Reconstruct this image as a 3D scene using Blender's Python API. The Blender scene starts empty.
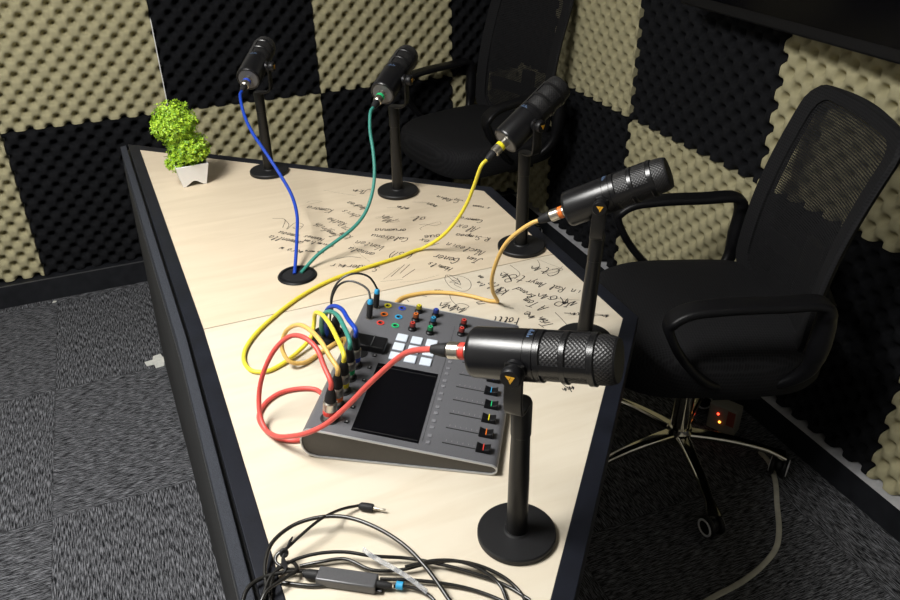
import bpy, bmesh, math, random
import numpy as np
from mathutils import Vector, Matrix

C = bpy.context.scene.collection
SC = bpy.context.scene
PI = math.pi

# ------------------------------------------------------------------ camera
F = 792.6
CH = 1.5454
RIGHT = Vector((0.92338689, -0.38362276, -0.01379254))
UP = Vector((0.20832657, 0.47061975, 0.85738969))
FWD = Vector((0.32242316, 0.79457575, -0.51448292))
CO = Vector((0, 0, CH))
cam_d = bpy.data.cameras.new('camera')
cam = bpy.data.objects.new('camera', cam_d)
C.objects.link(cam)
cam.matrix_world = Matrix(((RIGHT.x, UP.x, -FWD.x, 0), (RIGHT.y, UP.y, -FWD.y, 0), (RIGHT.z, UP.z, -FWD.z, CH), (0, 0, 0, 1)))
cam_d.sensor_width = 36
cam_d.lens = F / 900 * 36
cam_d.clip_start = 0.02
SC.camera = cam

# ------------------------------------------------------------------ world, lights, exposure
w = bpy.data.worlds.new('world')
SC.world = w
w.use_nodes = True
w.node_tree.nodes['Background'].inputs[0].default_value = (0.8, 0.85, 1, 1)
w.node_tree.nodes['Background'].inputs[1].default_value = 0.02
LIGHT = (-0.70, 1.02, 2.44)
ld = bpy.data.lights.new('ceiling_panel_light', 'AREA')
ld.shape = 'RECTANGLE'
ld.size = 0.6
ld.size_y = 0.9
ld.energy = 34.5
ld.color = (1.0, 0.985, 0.95)
lo = bpy.data.objects.new('ceiling_panel_light', ld)
lo.location = LIGHT
C.objects.link(lo)
SC.view_settings.view_transform = 'Standard'
SC.view_settings.look = 'None'
SC.view_settings.gamma = 1
SC.view_settings.use_curve_mapping = False
SC.view_settings.exposure = 0.92

# ------------------------------------------------------------------ projection helpers (pixel of the photograph -> point at a real height)
def ray(px, py):
    return RIGHT * ((px - 450) / F) + UP * (-(py - 300) / F) + FWD

def at(px, py, z):
    r = ray(px, py)
    return CO + r * ((z - CH) / r.z)

def depth(p):
    return (Vector(p) - CO).dot(FWD)

def path(items):
    """items: 3D tuples marked ('w',x,y,z), or (px,py,z), or (px,py) whose depth runs evenly between its neighbours"""
    pts = [None] * len(items)
    for i, it in enumerate(items):
        if it[0] == 'w':
            pts[i] = Vector(it[1:])
        elif len(it) == 3:
            pts[i] = at(*it)
    i = 0
    while i < len(items):
        if pts[i] is None:
            a = i - 1
            b = i
            while pts[b] is None:
                b += 1
            da, db = depth(pts[a]), depth(pts[b])
            for k in range(a + 1, b):
                t = (k - a) / (b - a)
                d = da + (db - da) * t
                pts[k] = CO + ray(items[k][0], items[k][1]) * d
            i = b
        i += 1
    return pts

def smooth(pts, n=6, closed=False):
    P = [Vector(p) for p in pts]
    out = []
    m = len(P)
    rng = range(m) if closed else range(m - 1)
    for i in rng:
        if closed:
            p0, p1, p2, p3 = P[(i - 1) % m], P[i], P[(i + 1) % m], P[(i + 2) % m]
        else:
            p0 = P[i - 1] if i > 0 else P[0] * 2 - P[1]
            p1, p2 = P[i], P[i + 1]
            p3 = P[i + 2] if i + 2 < m else P[-1] * 2 - P[-2]
        def tj(ti, a, b):
            return ti + max((b - a).length, 1e-6) ** 0.5
        t0 = 0
        t1 = tj(t0, p0, p1)
        t2 = tj(t1, p1, p2)
        t3 = tj(t2, p2, p3)
        for k in range(n):
            t = t1 + (t2 - t1) * k / n
            A1 = p0 * ((t1 - t) / (t1 - t0)) + p1 * ((t - t0) / (t1 - t0))
            A2 = p1 * ((t2 - t) / (t2 - t1)) + p2 * ((t - t1) / (t2 - t1))
            A3 = p2 * ((t3 - t) / (t3 - t2)) + p3 * ((t - t2) / (t3 - t2))
            B1 = A1 * ((t2 - t) / (t2 - t0)) + A2 * ((t - t0) / (t2 - t0))
            B2 = A2 * ((t3 - t) / (t3 - t1)) + A3 * ((t - t1) / (t3 - t1))
            out.append(B1 * ((t2 - t) / (t2 - t1)) + B2 * ((t - t1) / (t2 - t1)))
    if not closed:
        out.append(P[-1].copy())
    return out

# ------------------------------------------------------------------ materials
def nt(name):
    m = bpy.data.materials.new(name)
    m.use_nodes = True
    t = m.node_tree
    b = t.nodes['Principled BSDF']
    return m, t, b

def N(t, typ, **kw):
    n = t.nodes.new(typ)
    for k, v in kw.items():
        setattr(n, k, v)
    return n

def mat(name, col, rough=0.5, metal=0.0, spec=0.5, noise=0.0, nscale=60, bump=0.0, bscale=300, emit=None, estr=0, trans=0, coat=0):
    m, t, b = nt(name)
    b.inputs['Base Color'].default_value = (*col, 1)
    b.inputs['Roughness'].default_value = rough
    b.inputs['Metallic'].default_value = metal
    b.inputs['Specular IOR Level'].default_value = spec
    b.inputs['Coat Weight'].default_value = coat
    b.inputs['Transmission Weight'].default_value = trans
    if emit:
        b.inputs['Emission Color'].default_value = (*emit, 1)
        b.inputs['Emission Strength'].default_value = estr
    tc = N(t, 'ShaderNodeTexCoord')
    if noise > 0:
        n = N(t, 'ShaderNodeTexNoise')
        n.inputs['Scale'].default_value = nscale
        n.inputs['Detail'].default_value = 4
        t.links.new(tc.outputs['Object'], n.inputs['Vector'])
        r = N(t, 'ShaderNodeValToRGB')
        r.color_ramp.elements[0].position = 0.3
        r.color_ramp.elements[1].position = 0.7
        r.color_ramp.elements[0].color = (*[c * (1 - noise) for c in col], 1)
        r.color_ramp.elements[1].color = (*[min(1, c * (1 + noise)) for c in col], 1)
        t.links.new(n.outputs[0], r.inputs[0])
        t.links.new(r.outputs[0], b.inputs['Base Color'])
    if bump > 0:
        n = N(t, 'ShaderNodeTexNoise')
        n.inputs['Scale'].default_value = bscale
        t.links.new(tc.outputs['Object'], n.inputs['Vector'])
        bp = N(t, 'ShaderNodeBump')
        bp.inputs['Strength'].default_value = bump
        bp.inputs['Distance'].default_value = 0.002
        t.links.new(n.outputs[0], bp.inputs['Height'])
        t.links.new(bp.outputs[0], b.inputs['Normal'])
    return m

M = {}
M['foam_beige'] = mat('foam_beige', (0.40, 0.365, 0.225), 0.95, spec=0.1, noise=0.07, nscale=40, bump=0.25, bscale=500)
M['foam_black'] = mat('foam_black', (0.0062, 0.0066, 0.0082), 0.9, spec=0.2, noise=0.1, nscale=40, bump=0.25, bscale=500)
M['paint'] = mat('wall_paint', (0.42, 0.41, 0.39), 0.8, noise=0.04, nscale=8)
M['ceiling'] = mat('ceiling_paint', (0.7, 0.7, 0.68), 0.9, noise=0.03, nscale=8)
M['board_black'] = mat('skirting_black', (0.012, 0.013, 0.016), 0.5, spec=0.35, noise=0.3, nscale=30, bump=0.1)
M['ledge'] = mat('ledge_primer', (0.50, 0.50, 0.52), 0.7, noise=0.15, nscale=25)
M['edge_black'] = mat('edge_black', (0.006, 0.0072, 0.012), 0.45, spec=0.26, noise=0.25, nscale=25, bump=0.12, bscale=150)
M['rail'] = mat('rail_fabric', (0.030, 0.033, 0.041), 0.85, spec=0.2, noise=0.35, nscale=700, bump=0.6, bscale=900)
M['skirt'] = mat('skirt_dark', (0.028, 0.028, 0.028), 0.7, spec=0.2, noise=0.15, nscale=12)
M['mic_black'] = mat('mic_black', (0.004, 0.004, 0.005), 0.29, spec=0.52, noise=0.08, nscale=500, bump=0.06, bscale=1500)
M['cage_black'] = mat('cage_black', (0.0045, 0.0045, 0.0052), 0.28, spec=0.6, bump=0.05, bscale=1500)
M['stand_black'] = mat('stand_black', (0.005, 0.0048, 0.0048), 0.36, spec=0.4, bump=0.08, bscale=1200)
M['base_black'] = mat('base_black', (0.006, 0.006, 0.0068), 0.5, spec=0.35, bump=0.12, bscale=900)
M['plastic'] = mat('black_plastic', (0.005, 0.005, 0.006), 0.42, spec=0.3, bump=0.1, bscale=900)
M['rubber'] = mat('black_rubber', (0.012, 0.012, 0.013), 0.6, spec=0.3, bump=0.1, bscale=900)
M['gloss'] = mat('screen_glass', (0.002, 0.002, 0.003), 0.15, spec=0.2)
M['silver'] = mat('silver_metal', (0.62, 0.58, 0.5), 0.28, 1.0, bump=0.05)
M['chrome'] = mat('chrome', (0.75, 0.72, 0.62), 0.10, 1.0)
M['gold'] = mat('gold_logo', (0.85, 0.45, 0.04), 0.35, 0.3)
M['bluemark'] = mat('blue_print', (0.06, 0.10, 0.18), 0.5)
M['mixer'] = mat('mixer_grey', (0.128, 0.129, 0.14), 0.42, 0.25, spec=0.5, noise=0.05, nscale=500, bump=0.05, bscale=1200)
M['mixer_side'] = mat('mixer_side', (0.055, 0.049, 0.042), 0.55, 0.0, noise=0.05, nscale=200, bump=0.08, bscale=800)
M['mixer_edge'] = mat('mixer_edge', (0.52, 0.53, 0.55), 0.28, 0.6)
M['slot'] = mat('slot_black', (0.004, 0.004, 0.005), 0.6)
M['button_grey'] = mat('button_grey', (0.17, 0.17, 0.185), 0.5)
M['pad'] = mat('white_pad', (0.56, 0.61, 0.68), 0.45, emit=(0.8, 0.9, 1.0), estr=0.05)
M['tick'] = mat('tick_print', (0.3, 0.3, 0.31), 0.6)
M['cable_black'] = mat('cable_black', (0.010, 0.0095, 0.0085), 0.26, spec=0.6)
M['clear'] = mat('clear_plastic', (0.8, 0.82, 0.85), 0.15, trans=0.75)
M['adapter_grey'] = mat('adapter_grey', (0.10, 0.10, 0.105), 0.4, 0.4, noise=0.06, nscale=400)
M['white_cable'] = mat('white_cable', (0.50, 0.48, 0.40), 0.55, noise=0.1, nscale=60)
M['white'] = mat('white_plastic', (0.84, 0.84, 0.84), 0.35, noise=0.02, nscale=40)
M['paper'] = mat('paper_white', (0.6, 0.6, 0.56), 0.8, noise=0.1, nscale=90)
M['ink'] = mat('marker_ink', (0.022, 0.018, 0.018), 0.6)
M['soil'] = mat('soil', (0.02, 0.02, 0.018), 0.9, noise=0.4, nscale=200, bump=0.8)
M['stem'] = mat('stem_green', (0.10, 0.16, 0.03), 0.7)
M['red_led'] = mat('red_led', (0.6, 0.02, 0.01), 0.4, emit=(1, 0.05, 0.02), estr=3)
M['orange_led'] = mat('orange_led', (0.6, 0.1, 0.01), 0.4, emit=(1, 0.25, 0.03), estr=4)
M['strip_body'] = mat('strip_body', (0.25, 0.24, 0.20), 0.6)
M['strip_red'] = mat('strip_red', (0.25, 0.05, 0.03), 0.6)
M['diffuser'] = mat('diffuser', (0.8, 0.8, 0.8), 0.5, emit=(1, 0.99, 0.96), estr=6)
COL = dict(red=(0.62, 0.085, 0.07), orange=(0.68, 0.43, 0.12), yellow=(0.72, 0.60, 0.045), teal=(0.035, 0.21, 0.17), blue=(0.007, 0.045, 0.36),
           cyan=(0.03, 0.3, 0.55), ring_red=(0.6, 0.05, 0.035), ring_orange=(0.7, 0.16, 0.02), ring_green=(0.02, 0.45, 0.16), ring_blue=(0.03, 0.07, 0.45), ring_yellow=(0.75, 0.65, 0.02))
for k, c in COL.items():
    M[k] = mat('colour_' + k, c, 0.42, spec=0.4, noise=0.04, nscale=80)

for k in ('ring_yellow', 'ring_orange', 'ring_red', 'ring_blue', 'cyan', 'ring_green'):
    M['dark_' + k] = mat('knob_' + k, tuple(c * .22 + .004 for c in COL[k]), 0.45)

def leaf_mat():
    m, t, b = nt('leaf_green')
    g = N(t, 'ShaderNodeNewGeometry')
    r = N(t, 'ShaderNodeValToRGB')
    e = r.color_ramp.elements
    e[0].color = (0.13, 0.30, 0.012, 1)
    e[1].color = (0.50, 0.72, 0.035, 1)
    t.links.new(g.outputs['Random Per Island'], r.inputs[0])
    t.links.new(r.outputs[0], b.inputs['Base Color'])
    b.inputs['Roughness'].default_value = 0.5
    b.inputs['Subsurface Weight'].default_value = 0.0
    return m
M['leaf'] = leaf_mat()

def knurl_mat():
    m, t, b = nt('metal_grille_mesh')
    tc = N(t, 'ShaderNodeTexCoord')
    mp = N(t, 'ShaderNodeMapping')
    t.links.new(tc.outputs['UV'], mp.inputs[0])
    v = N(t, 'ShaderNodeTexVoronoi')
    v.inputs['Scale'].default_value = 1.0
    v.inputs['Randomness'].default_value = 0.0
    mp.inputs['Scale'].default_value = (30, 30, 1)
    mp.inputs['Rotation'].default_value = (0, 0, 0.78)
    t.links.new(mp.outputs[0], v.inputs['Vector'])
    r = N(t, 'ShaderNodeValToRGB')
    r.color_ramp.elements[0].position = 0.22
    r.color_ramp.elements[0].color = (0.004, 0.004, 0.005, 1)
    r.color_ramp.elements[1].position = 0.42
    r.color_ramp.elements[1].color = (0.016, 0.0155, 0.016, 1)
    t.links.new(v.outputs['Distance'], r.inputs[0])
    t.links.new(r.outputs[0], b.inputs['Base Color'])
    b.inputs['Roughness'].default_value = 0.42
    bp = N(t, 'ShaderNodeBump')
    bp.inputs['Strength'].default_value = 0.8
    bp.inputs['Distance'].default_value = 0.001
    t.links.new(v.outputs['Distance'], bp.inputs['Height'])
    t.links.new(bp.outputs[0], b.inputs['Normal'])
    return m
M['knurl'] = knurl_mat()

def carpet_mat():
    m, t, b = nt('carpet_tiles')
    tc = N(t, 'ShaderNodeTexCoord')
    sx = N(t, 'ShaderNodeSeparateXYZ')
    t.links.new(tc.outputs['Object'], sx.inputs[0])
    def mth(op, a, bb=None, c=None):
        n = N(t, 'ShaderNodeMath', operation=op)
        for i, v in enumerate((a, bb, c)):
            if v is None:
                continue
            if isinstance(v, (int, float)):
                n.inputs[i].default_value = v
            else:
                t.links.new(v, n.inputs[i])
        return n.outputs[0]
    T = 0.6
    ux = mth('DIVIDE', mth('ADD', sx.outputs[0], 0.411 + 6 * T), T)
    uy = mth('DIVIDE', mth('ADD', sx.outputs[1], -1.78 + 10 * T), T)
    par = mth('MODULO', mth('ADD', mth('FLOOR', ux), mth('FLOOR', uy)), 2.0)
    outs = []
    for sc in ((36, 460, 1), (460, 36, 1)):
        mp = N(t, 'ShaderNodeMapping')
        mp.inputs['Scale'].default_value = sc
        mp.inputs['Rotation'].default_value = (0, 0, 0.12)
        t.links.new(tc.outputs['Object'], mp.inputs[0])
        n = N(t, 'ShaderNodeTexNoise')
        n.inputs['Scale'].default_value = 1
        n.inputs['Detail'].default_value = 3
        n.inputs['Roughness'].default_value = 0.65
        t.links.new(mp.outputs[0], n.inputs['Vector'])
        outs.append(n.outputs[0])
    mx = N(t, 'ShaderNodeMix')
    t.links.new(par, mx.inputs[0])
    t.links.new(outs[0], mx.inputs[2])
    t.links.new(outs[1], mx.inputs[3])
    r = N(t, 'ShaderNodeValToRGB')
    r.color_ramp.elements[0].position = 0.44
    r.color_ramp.elements[0].color = (0.010, 0.0105, 0.012, 1)
    r.color_ramp.elements[1].position = 0.68
    r.color_ramp.elements[1].color = (0.30, 0.305, 0.33, 1)
    t.links.new(mx.outputs[0], r.inputs[0])
    # tile seams
    fx = mth('FRACT', ux)
    fy = mth('FRACT', uy)
    ex = mth('LESS_THAN', mth('MINIMUM', fx, mth('SUBTRACT', 1.0, fx)), 0.004)
    ey = mth('LESS_THAN', mth('MINIMUM', fy, mth('SUBTRACT', 1.0, fy)), 0.004)
    seam = mth('MULTIPLY', mth('MAXIMUM', ex, ey), 0.25)
    mc = N(t, 'ShaderNodeMix', data_type='RGBA')
    t.links.new(seam, mc.inputs[0])
    t.links.new(r.outputs[0], mc.inputs[6])
    mc.inputs[7].default_value = (0.015, 0.015, 0.017, 1)
    t.links.new(mc.outputs[2], b.inputs['Base Color'])
    b.inputs['Roughness'].default_value = 0.95
    b.inputs['Specular IOR Level'].default_value = 0.1
    bp = N(t, 'ShaderNodeBump')
    bp.inputs['Strength'].default_value = 0.9
    bp.inputs['Distance'].default_value = 0.004
    t.links.new(mx.outputs[0], bp.inputs['Height'])
    t.links.new(bp.outputs[0], b.inputs['Normal'])
    return m
M['carpet'] = carpet_mat()

def wood_mat(name, c1, c2):
    m, t, b = nt(name)
    tc = N(t, 'ShaderNodeTexCoord')
    mp = N(t, 'ShaderNodeMapping')
    mp.inputs['Scale'].default_value = (5, 34, 5)
    mp.inputs['Rotation'].default_value = (0, 0, -0.1)
    t.links.new(tc.outputs['Object'], mp.inputs[0])
    n = N(t, 'ShaderNodeTexNoise')
    n.inputs['Scale'].default_value = 1
    n.inputs['Detail'].default_value = 5
    n.inputs['Distortion'].default_value = 0.6
    t.links.new(mp.outputs[0], n.inputs['Vector'])
    r = N(t, 'ShaderNodeValToRGB')
    r.color_ramp.elements[0].position = 0.3
    r.color_ramp.elements[0].color = (*c1, 1)
    r.color_ramp.elements[1].position = 0.62
    r.color_ramp.elements[1].color = (*c2, 1)
    t.links.new(n.outputs[0], r.inputs[0])
    t.links.new(r.outputs[0], b.inputs['Base Color'])
    b.inputs['Roughness'].default_value = 0.55
    b.inputs['Specular IOR Level'].default_value = 0.3
    return m
M['wood_far'] = wood_mat('birch_far_board', (0.555, 0.46, 0.335), (0.605, 0.51, 0.38))
M['wood_near'] = wood_mat('birch_near_board', (0.55, 0.482, 0.375), (0.595, 0.535, 0.43))

def fabric_mat(name, holes):
    m, t, b = nt(name)
    tc = N(t, 'ShaderNodeTexCoord')
    mp = N(t, 'ShaderNodeMapping')
    mp.inputs['Scale'].default_value = (1, 1, 1)
    mp.inputs['Rotation'].default_value = (0.3, 0.2, 0.4)
    t.links.new(tc.outputs['UV'], mp.inputs[0])
    v = N(t, 'ShaderNodeTexVoronoi')
    v.inputs['Scale'].default_value = 170 if holes else 150
    v.inputs['Randomness'].default_value = 0.15
    t.links.new(tc.outputs['UV'], v.inputs['Vector'])
    r = N(t, 'ShaderNodeValToRGB')
    r.color_ramp.elements[0].position = 0.25
    r.color_ramp.elements[0].color = (0.004, 0.004, 0.005, 1)
    r.color_ramp.elements[1].position = 0.5
    r.color_ramp.elements[1].color = (0.013, 0.013, 0.0145, 1)
    t.links.new(v.outputs['Distance'], r.inputs[0])
    t.links.new(r.outputs[0], b.inputs['Base Color'])
    b.inputs['Roughness'].default_value = 0.8
    b.inputs['Specular IOR Level'].default_value = 0.25
    bp = N(t, 'ShaderNodeBump')
    bp.inputs['Strength'].default_value = 0.5
    bp.inputs['Distance'].default_value = 0.001
    t.links.new(v.outputs['Distance'], bp.inputs['Height'])
    t.links.new(bp.outputs[0], b.inputs['Normal'])
    if holes:
        n = N(t, 'ShaderNodeMath', operation='GREATER_THAN')
        n.inputs[1].default_value = 0.31
        t.links.new(v.outputs['Distance'], n.inputs[0])
        t.links.new(n.outputs[0], b.inputs['Alpha'])
    return m
M['seat_fabric'] = fabric_mat('seat_fabric', False)
M['back_mesh'] = fabric_mat('back_mesh', True)

# ------------------------------------------------------------------ mesh helpers
def newbm():
    return bmesh.new()

def obj(name, bm, m, parent=None, loc=None, smooth_=True, bevel=0.0, uvf=None):
    bmesh.ops.recalc_face_normals(bm, faces=bm.faces)
    me = bpy.data.meshes.new(name)
    bm.to_mesh(me)
    bm.free()
    o = bpy.data.objects.new(name, me)
    C.objects.link(o)
    for mm in (m if isinstance(m, (list, tuple)) else [m]):
        me.materials.append(M[mm] if isinstance(mm, str) else mm)
    if parent is not None:
        o.parent = parent
    if loc is not None:
        o.location = loc
    if smooth_:
        me.polygons.foreach_set('use_smooth', [True] * len(me.polygons))
        me.set_sharp_from_angle(angle=math.radians(38))
    if bevel > 0:
        b = o.modifiers.new('bevel', 'BEVEL')
        b.width = bevel
        b.segments = 3
        b.limit_method = 'ANGLE'
        b.angle_limit = math.radians(40)
    return o

def tag(o, label, cat, group=None):
    o['label'] = label
    o['category'] = cat
    if group:
        o['group'] = group
    return o

def thing(name, label, cat, loc=(0, 0, 0), rotz=0, group=None):
    o = bpy.data.objects.new(name, None)
    o.empty_display_size = 0.05
    C.objects.link(o)
    o.location = loc
    o.rotation_euler = (0, 0, rotz)
    return tag(o, label, cat, group)

def struct(o):
    o['kind'] = 'structure'
    return o

def part(o, label):
    o['label'] = label
    return o

def box(bm, c, s, mtx=None):
    r = bmesh.ops.create_cube(bm, size=1)
    for v in r['verts']:
        v.co = Vector((v.co.x * s[0] + c[0], v.co.y * s[1] + c[1], v.co.z * s[2] + c[2]))
        if mtx is not None:
            v.co = mtx @ v.co
    return r['verts']

def prism(bm, poly, z0, z1, mtx=None):
    lo_ = [bm.verts.new((p[0], p[1], z0)) for p in poly]
    hi = [bm.verts.new((p[0], p[1], z1)) for p in poly]
    bm.faces.new(lo_[::-1])
    bm.faces.new(hi)
    n = len(poly)
    for i in range(n):
        bm.faces.new((lo_[i], lo_[(i + 1) % n], hi[(i + 1) % n], hi[i]))
    if mtx is not None:
        for v in lo_ + hi:
            v.co = mtx @ v.co

def lathe(bm, prof, n=40, mtx=None, cap=True, uv=False):
    """profile of (radius, z) about the z axis"""
    rings = []
    for r, z in prof:
        if r < 1e-6:
            rings.append([bm.verts.new((0, 0, z))])
        else:
            rings.append([bm.verts.new((r * math.cos(2 * PI * k / n), r * math.sin(2 * PI * k / n), z)) for k in range(n)])
    uvl = bm.loops.layers.uv.verify() if uv else None
    L = 0
    for i in range(len(rings) - 1):
        a, b = rings[i], rings[i + 1]
        dl = math.hypot(prof[i + 1][0] - prof[i][0], prof[i + 1][1] - prof[i][1])
        for k in range(n):
            k2 = (k + 1) % n
            if len(a) == 1 and len(b) == 1:
                continue
            if len(a) == 1:
                f = bm.faces.new((a[0], b[k], b[k2]))
                us = [(k + .5, 0), (k, 1), (k + 1, 1)]
            elif len(b) == 1:
                f = bm.faces.new((a[k], b[0], a[k2]))
                us = [(k, 0), (k + .5, 1), (k + 1, 0)]
            else:
                f = bm.faces.new((a[k], a[k2], b[k2], b[k]))
                us = [(k, 0), (k + 1, 0), (k + 1, 1), (k, 1)]
            if uv:
                R = max(p[0] for p in prof)
                for lp, (u_, v_) in zip(f.loops, us):
                    lp[uvl].uv = (u_ / n * 2 * PI * R * 10, (L + v_ * dl) * 10)
        L += dl
    if cap:
        if len(rings[0]) > 1:
            bm.faces.new(rings[0][::-1])
        if len(rings[-1]) > 1:
            bm.faces.new(rings[-1])
    if mtx is not None:
        for rg in rings:
            for v in rg:
                v.co = mtx @ v.co

def tube(bm, pts, r, n=10, closed=False, cap=True):
    P = [Vector(p) for p in pts]
    m = len(P)
    rs = r if isinstance(r, (list, tuple)) else [r] * m
    T = []
    for i in range(m):
        a = P[(i - 1) % m] if (closed or i > 0) else P[0]
        b = P[(i + 1) % m] if (closed or i < m - 1) else P[-1]
        d = b - a
        T.append(d.normalized() if d.length > 1e-9 else Vector((0, 0, 1)))
    nrm = T[0].orthogonal().normalized()
    rings = []
    for i in range(m):
        nrm = (nrm - T[i] * nrm.dot(T[i]))
        nrm = nrm.normalized() if nrm.length > 1e-6 else T[i].orthogonal().normalized()
        bn = T[i].cross(nrm)
        rings.append([bm.verts.new(P[i] + (nrm * math.cos(2 * PI * k / n) + bn * math.sin(2 * PI * k / n)) * rs[i]) for k in range(n)])
    for i in range(m if closed else m - 1):
        a, b = rings[i], rings[(i + 1) % m]
        for k in range(n):
            bm.faces.new((a[k], a[(k + 1) % n], b[(k + 1) % n], b[k]))
    if cap and not closed:
        bm.faces.new(rings[0][::-1])
        bm.faces.new(rings[-1])

def sweep(bm, pts, side, sect, closed=False):
    """sweep a section (offset along normal, offset along side) along a curve; side is a fixed axis"""
    P = [Vector(p) for p in pts]
    m = len(P)
    side = Vector(side).normalized()
    rings = []
    for i in range(m):
        a = P[(i - 1) % m] if (closed or i > 0) else P[0]
        b = P[(i + 1) % m] if (closed or i < m - 1) else P[-1]
        t = (b - a).normalized()
        nn = side.cross(t).normalized()
        s = sect(i / (m if closed else m - 1)) if callable(sect) else sect
        rings.append([bm.verts.new(P[i] + nn * q[0] + side * q[1]) for q in s])
    k_ = len(rings[0])
    for i in range(m if closed else m - 1):
        a, b = rings[i], rings[(i + 1) % m]
        for k in range(k_):
            bm.faces.new((a[k], a[(k + 1) % k_], b[(k + 1) % k_], b[k]))
    if not closed:
        bm.faces.new(rings[0][::-1])
        bm.faces.new(rings[-1])

def rrect(w_, h_, r=0.3, n=4):
    """rounded rectangle section, w along first axis"""
    r = min(w_, h_) * r
    out = []
    for cx, cy, a0 in ((w_ / 2 - r, h_ / 2 - r, 0), (-w_ / 2 + r, h_ / 2 - r, PI / 2), (-w_ / 2 + r, -h_ / 2 + r, PI), (w_ / 2 - r, -h_ / 2 + r, 3 * PI / 2)):
        for k in range(n + 1):
            a = a0 + PI / 2 * k / n
            out.append((cx + r * math.cos(a), cy + r * math.sin(a)))
    return out

def axis_mtx(o, d, upv=(0, 0, 1)):
    """matrix whose z axis runs along d from o"""
    z = Vector(d).normalized()
    x = Vector(upv).cross(z)
    if x.length < 1e-4:
        x = Vector((1, 0, 0))
    x.normalize()
    y = z.cross(x)
    return Matrix(((x.x, y.x, z.x, o[0]), (x.y, y.y, z.y, o[1]), (x.z, y.z, z.z, o[2]), (0, 0, 0, 1)))

TZ = 0.769        # table top height

# ================================================================== THE ROOM
XL, XR, YN, YF, HC = -2.1, 1.607, -1.3, 3.09, 2.5
b = newbm(); box(b, ((XL + XR) / 2, (YN + YF) / 2, -0.05), (XR - XL + .2, YF - YN + .2, 0.1)); struct(obj('floor', b, 'carpet', smooth_=False))
b = newbm(); box(b, ((XL + XR) / 2, (YN + YF) / 2, HC + 0.05), (XR - XL + .2, YF - YN + .2, 0.1)); struct(obj('ceiling', b, 'ceiling', smooth_=False))
b = newbm(); box(b, ((XL + XR) / 2, YF + .05, HC / 2), (XR - XL + .2, .1, HC)); struct(obj('wall_back', b, 'paint', smooth_=False))
b = newbm(); box(b, ((XL + XR) / 2, YN - .05, HC / 2), (XR - XL + .2, .1, HC)); struct(obj('wall_front', b, 'paint', smooth_=False))
b = newbm(); box(b, (XR + .05, (YN + YF) / 2, HC / 2), (.1, YF - YN, HC)); struct(obj('wall_right', b, 'paint', smooth_=False))
b = newbm(); box(b, (XL - .05, (YN + YF) / 2, HC / 2), (.1, YF - YN, HC)); struct(obj('wall_left', b, 'paint', smooth_=False))
# skirting boards: black face with an unpainted light top ledge
def skirting(name, c, s):
    b = newbm(); box(b, c, s)
    for f in b.faces:
        f.material_index = 1 if f.calc_center_median().z > c[2] + s[2] / 2 - 1e-4 else 0
    return struct(obj(name, b, ['board_black', 'ledge'], smooth_=False))
skirting('baseboard_right', ((1.54 + XR) / 2, (YN + 3.01) / 2, .0425), (XR - 1.54, 3.01 - YN, .085))
b = newbm(); box(b, ((XL + 1.62) / 2, (3.01 + YF) / 2, .0435), (1.62 - XL, YF - 3.01, .087)); struct(obj('baseboard_back', b, 'board_black', smooth_=False))
b = newbm(); box(b, ((XL + 1.54) / 2, 3.0125, .0885), (1.54 - XL, .005, .003)); struct(obj('baseboard_highlight', b, 'adapter_grey', smooth_=False))  # added thin grey strip, imitates the highlight along the baseboard's front edge

# ------------------------------------------------------------------ egg-crate foam panels
LAM = 0.0622
_fc = {}
def foam_mesh(wd, ht, m, ph):
    key = (round(wd, 3), round(ht, 3), m, ph)
    if key in _fc:
        return _fc[key]
    S = 10
    nx = max(4, int(round(wd / LAM * S)))
    nz = max(4, int(round(ht / LAM * S)))
    X, Z = np.meshgrid(np.linspace(0, wd, nx + 1), np.linspace(0, ht, nz + 1))
    s = np.cos(2 * PI * X / LAM + ph) * np.cos(2 * PI * Z / LAM)
    t = (s + 1) / 2
    h = 1 - (1 - t) ** 3.4
    Y = -(0.006 + 0.044 * h)
    v = np.stack([X.ravel(), Y.ravel(), Z.ravel()], 1).tolist()
    idx = np.arange((nx + 1) * (nz + 1)).reshape(nz + 1, nx + 1)
    f = np.stack([idx[:-1, :-1].ravel(), idx[:-1, 1:].ravel(), idx[1:, 1:].ravel(), idx[1:, :-1].ravel()], 1).tolist()
    # sides and back
    loop = list(idx[0, :]) + list(idx[1:, -1]) + list(idx[-1, -2::-1]) + list(idx[-2:0:-1, 0])
    base = len(v)
    for i in loop:
        p = v[int(i)]
        v.append([p[0], -0.001, p[2]])
    n = len(loop)
    for k in range(n):
        f.append([int(loop[k]), base + k, base + (k + 1) % n, int(loop[(k + 1) % n])])
    f.append([base + k for k in range(n)])
    me = bpy.data.meshes.new('foam_panel')
    me.from_pydata(v, [], f)
    me.polygons.foreach_set('use_smooth', [True] * len(me.polygons))
    me.set_sharp_from_angle(angle=math.radians(70))
    me.materials.append(M[m])
    me.update()
    _fc[key] = me
    return me

def panel(wall, a, b_, z0, z1, m, label, ph=0.0):
    g = 0.0015
    me = foam_mesh(b_ - a - 2 * g, z1 - z0 - 2 * g, m, ph)
    o = bpy.data.objects.new('acoustic_foam_panel', me)
    C.objects.link(o)
    if wall == 'back':
        o.location = (a + g, YF, z0 + g)
    else:
        o.location = (XR, b_ - g, z0 + g)
        o.rotation_euler = (0, 0, -PI / 2)
    tag(o, label, 'acoustic panel', 'egg-crate foam panels on the walls')

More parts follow.
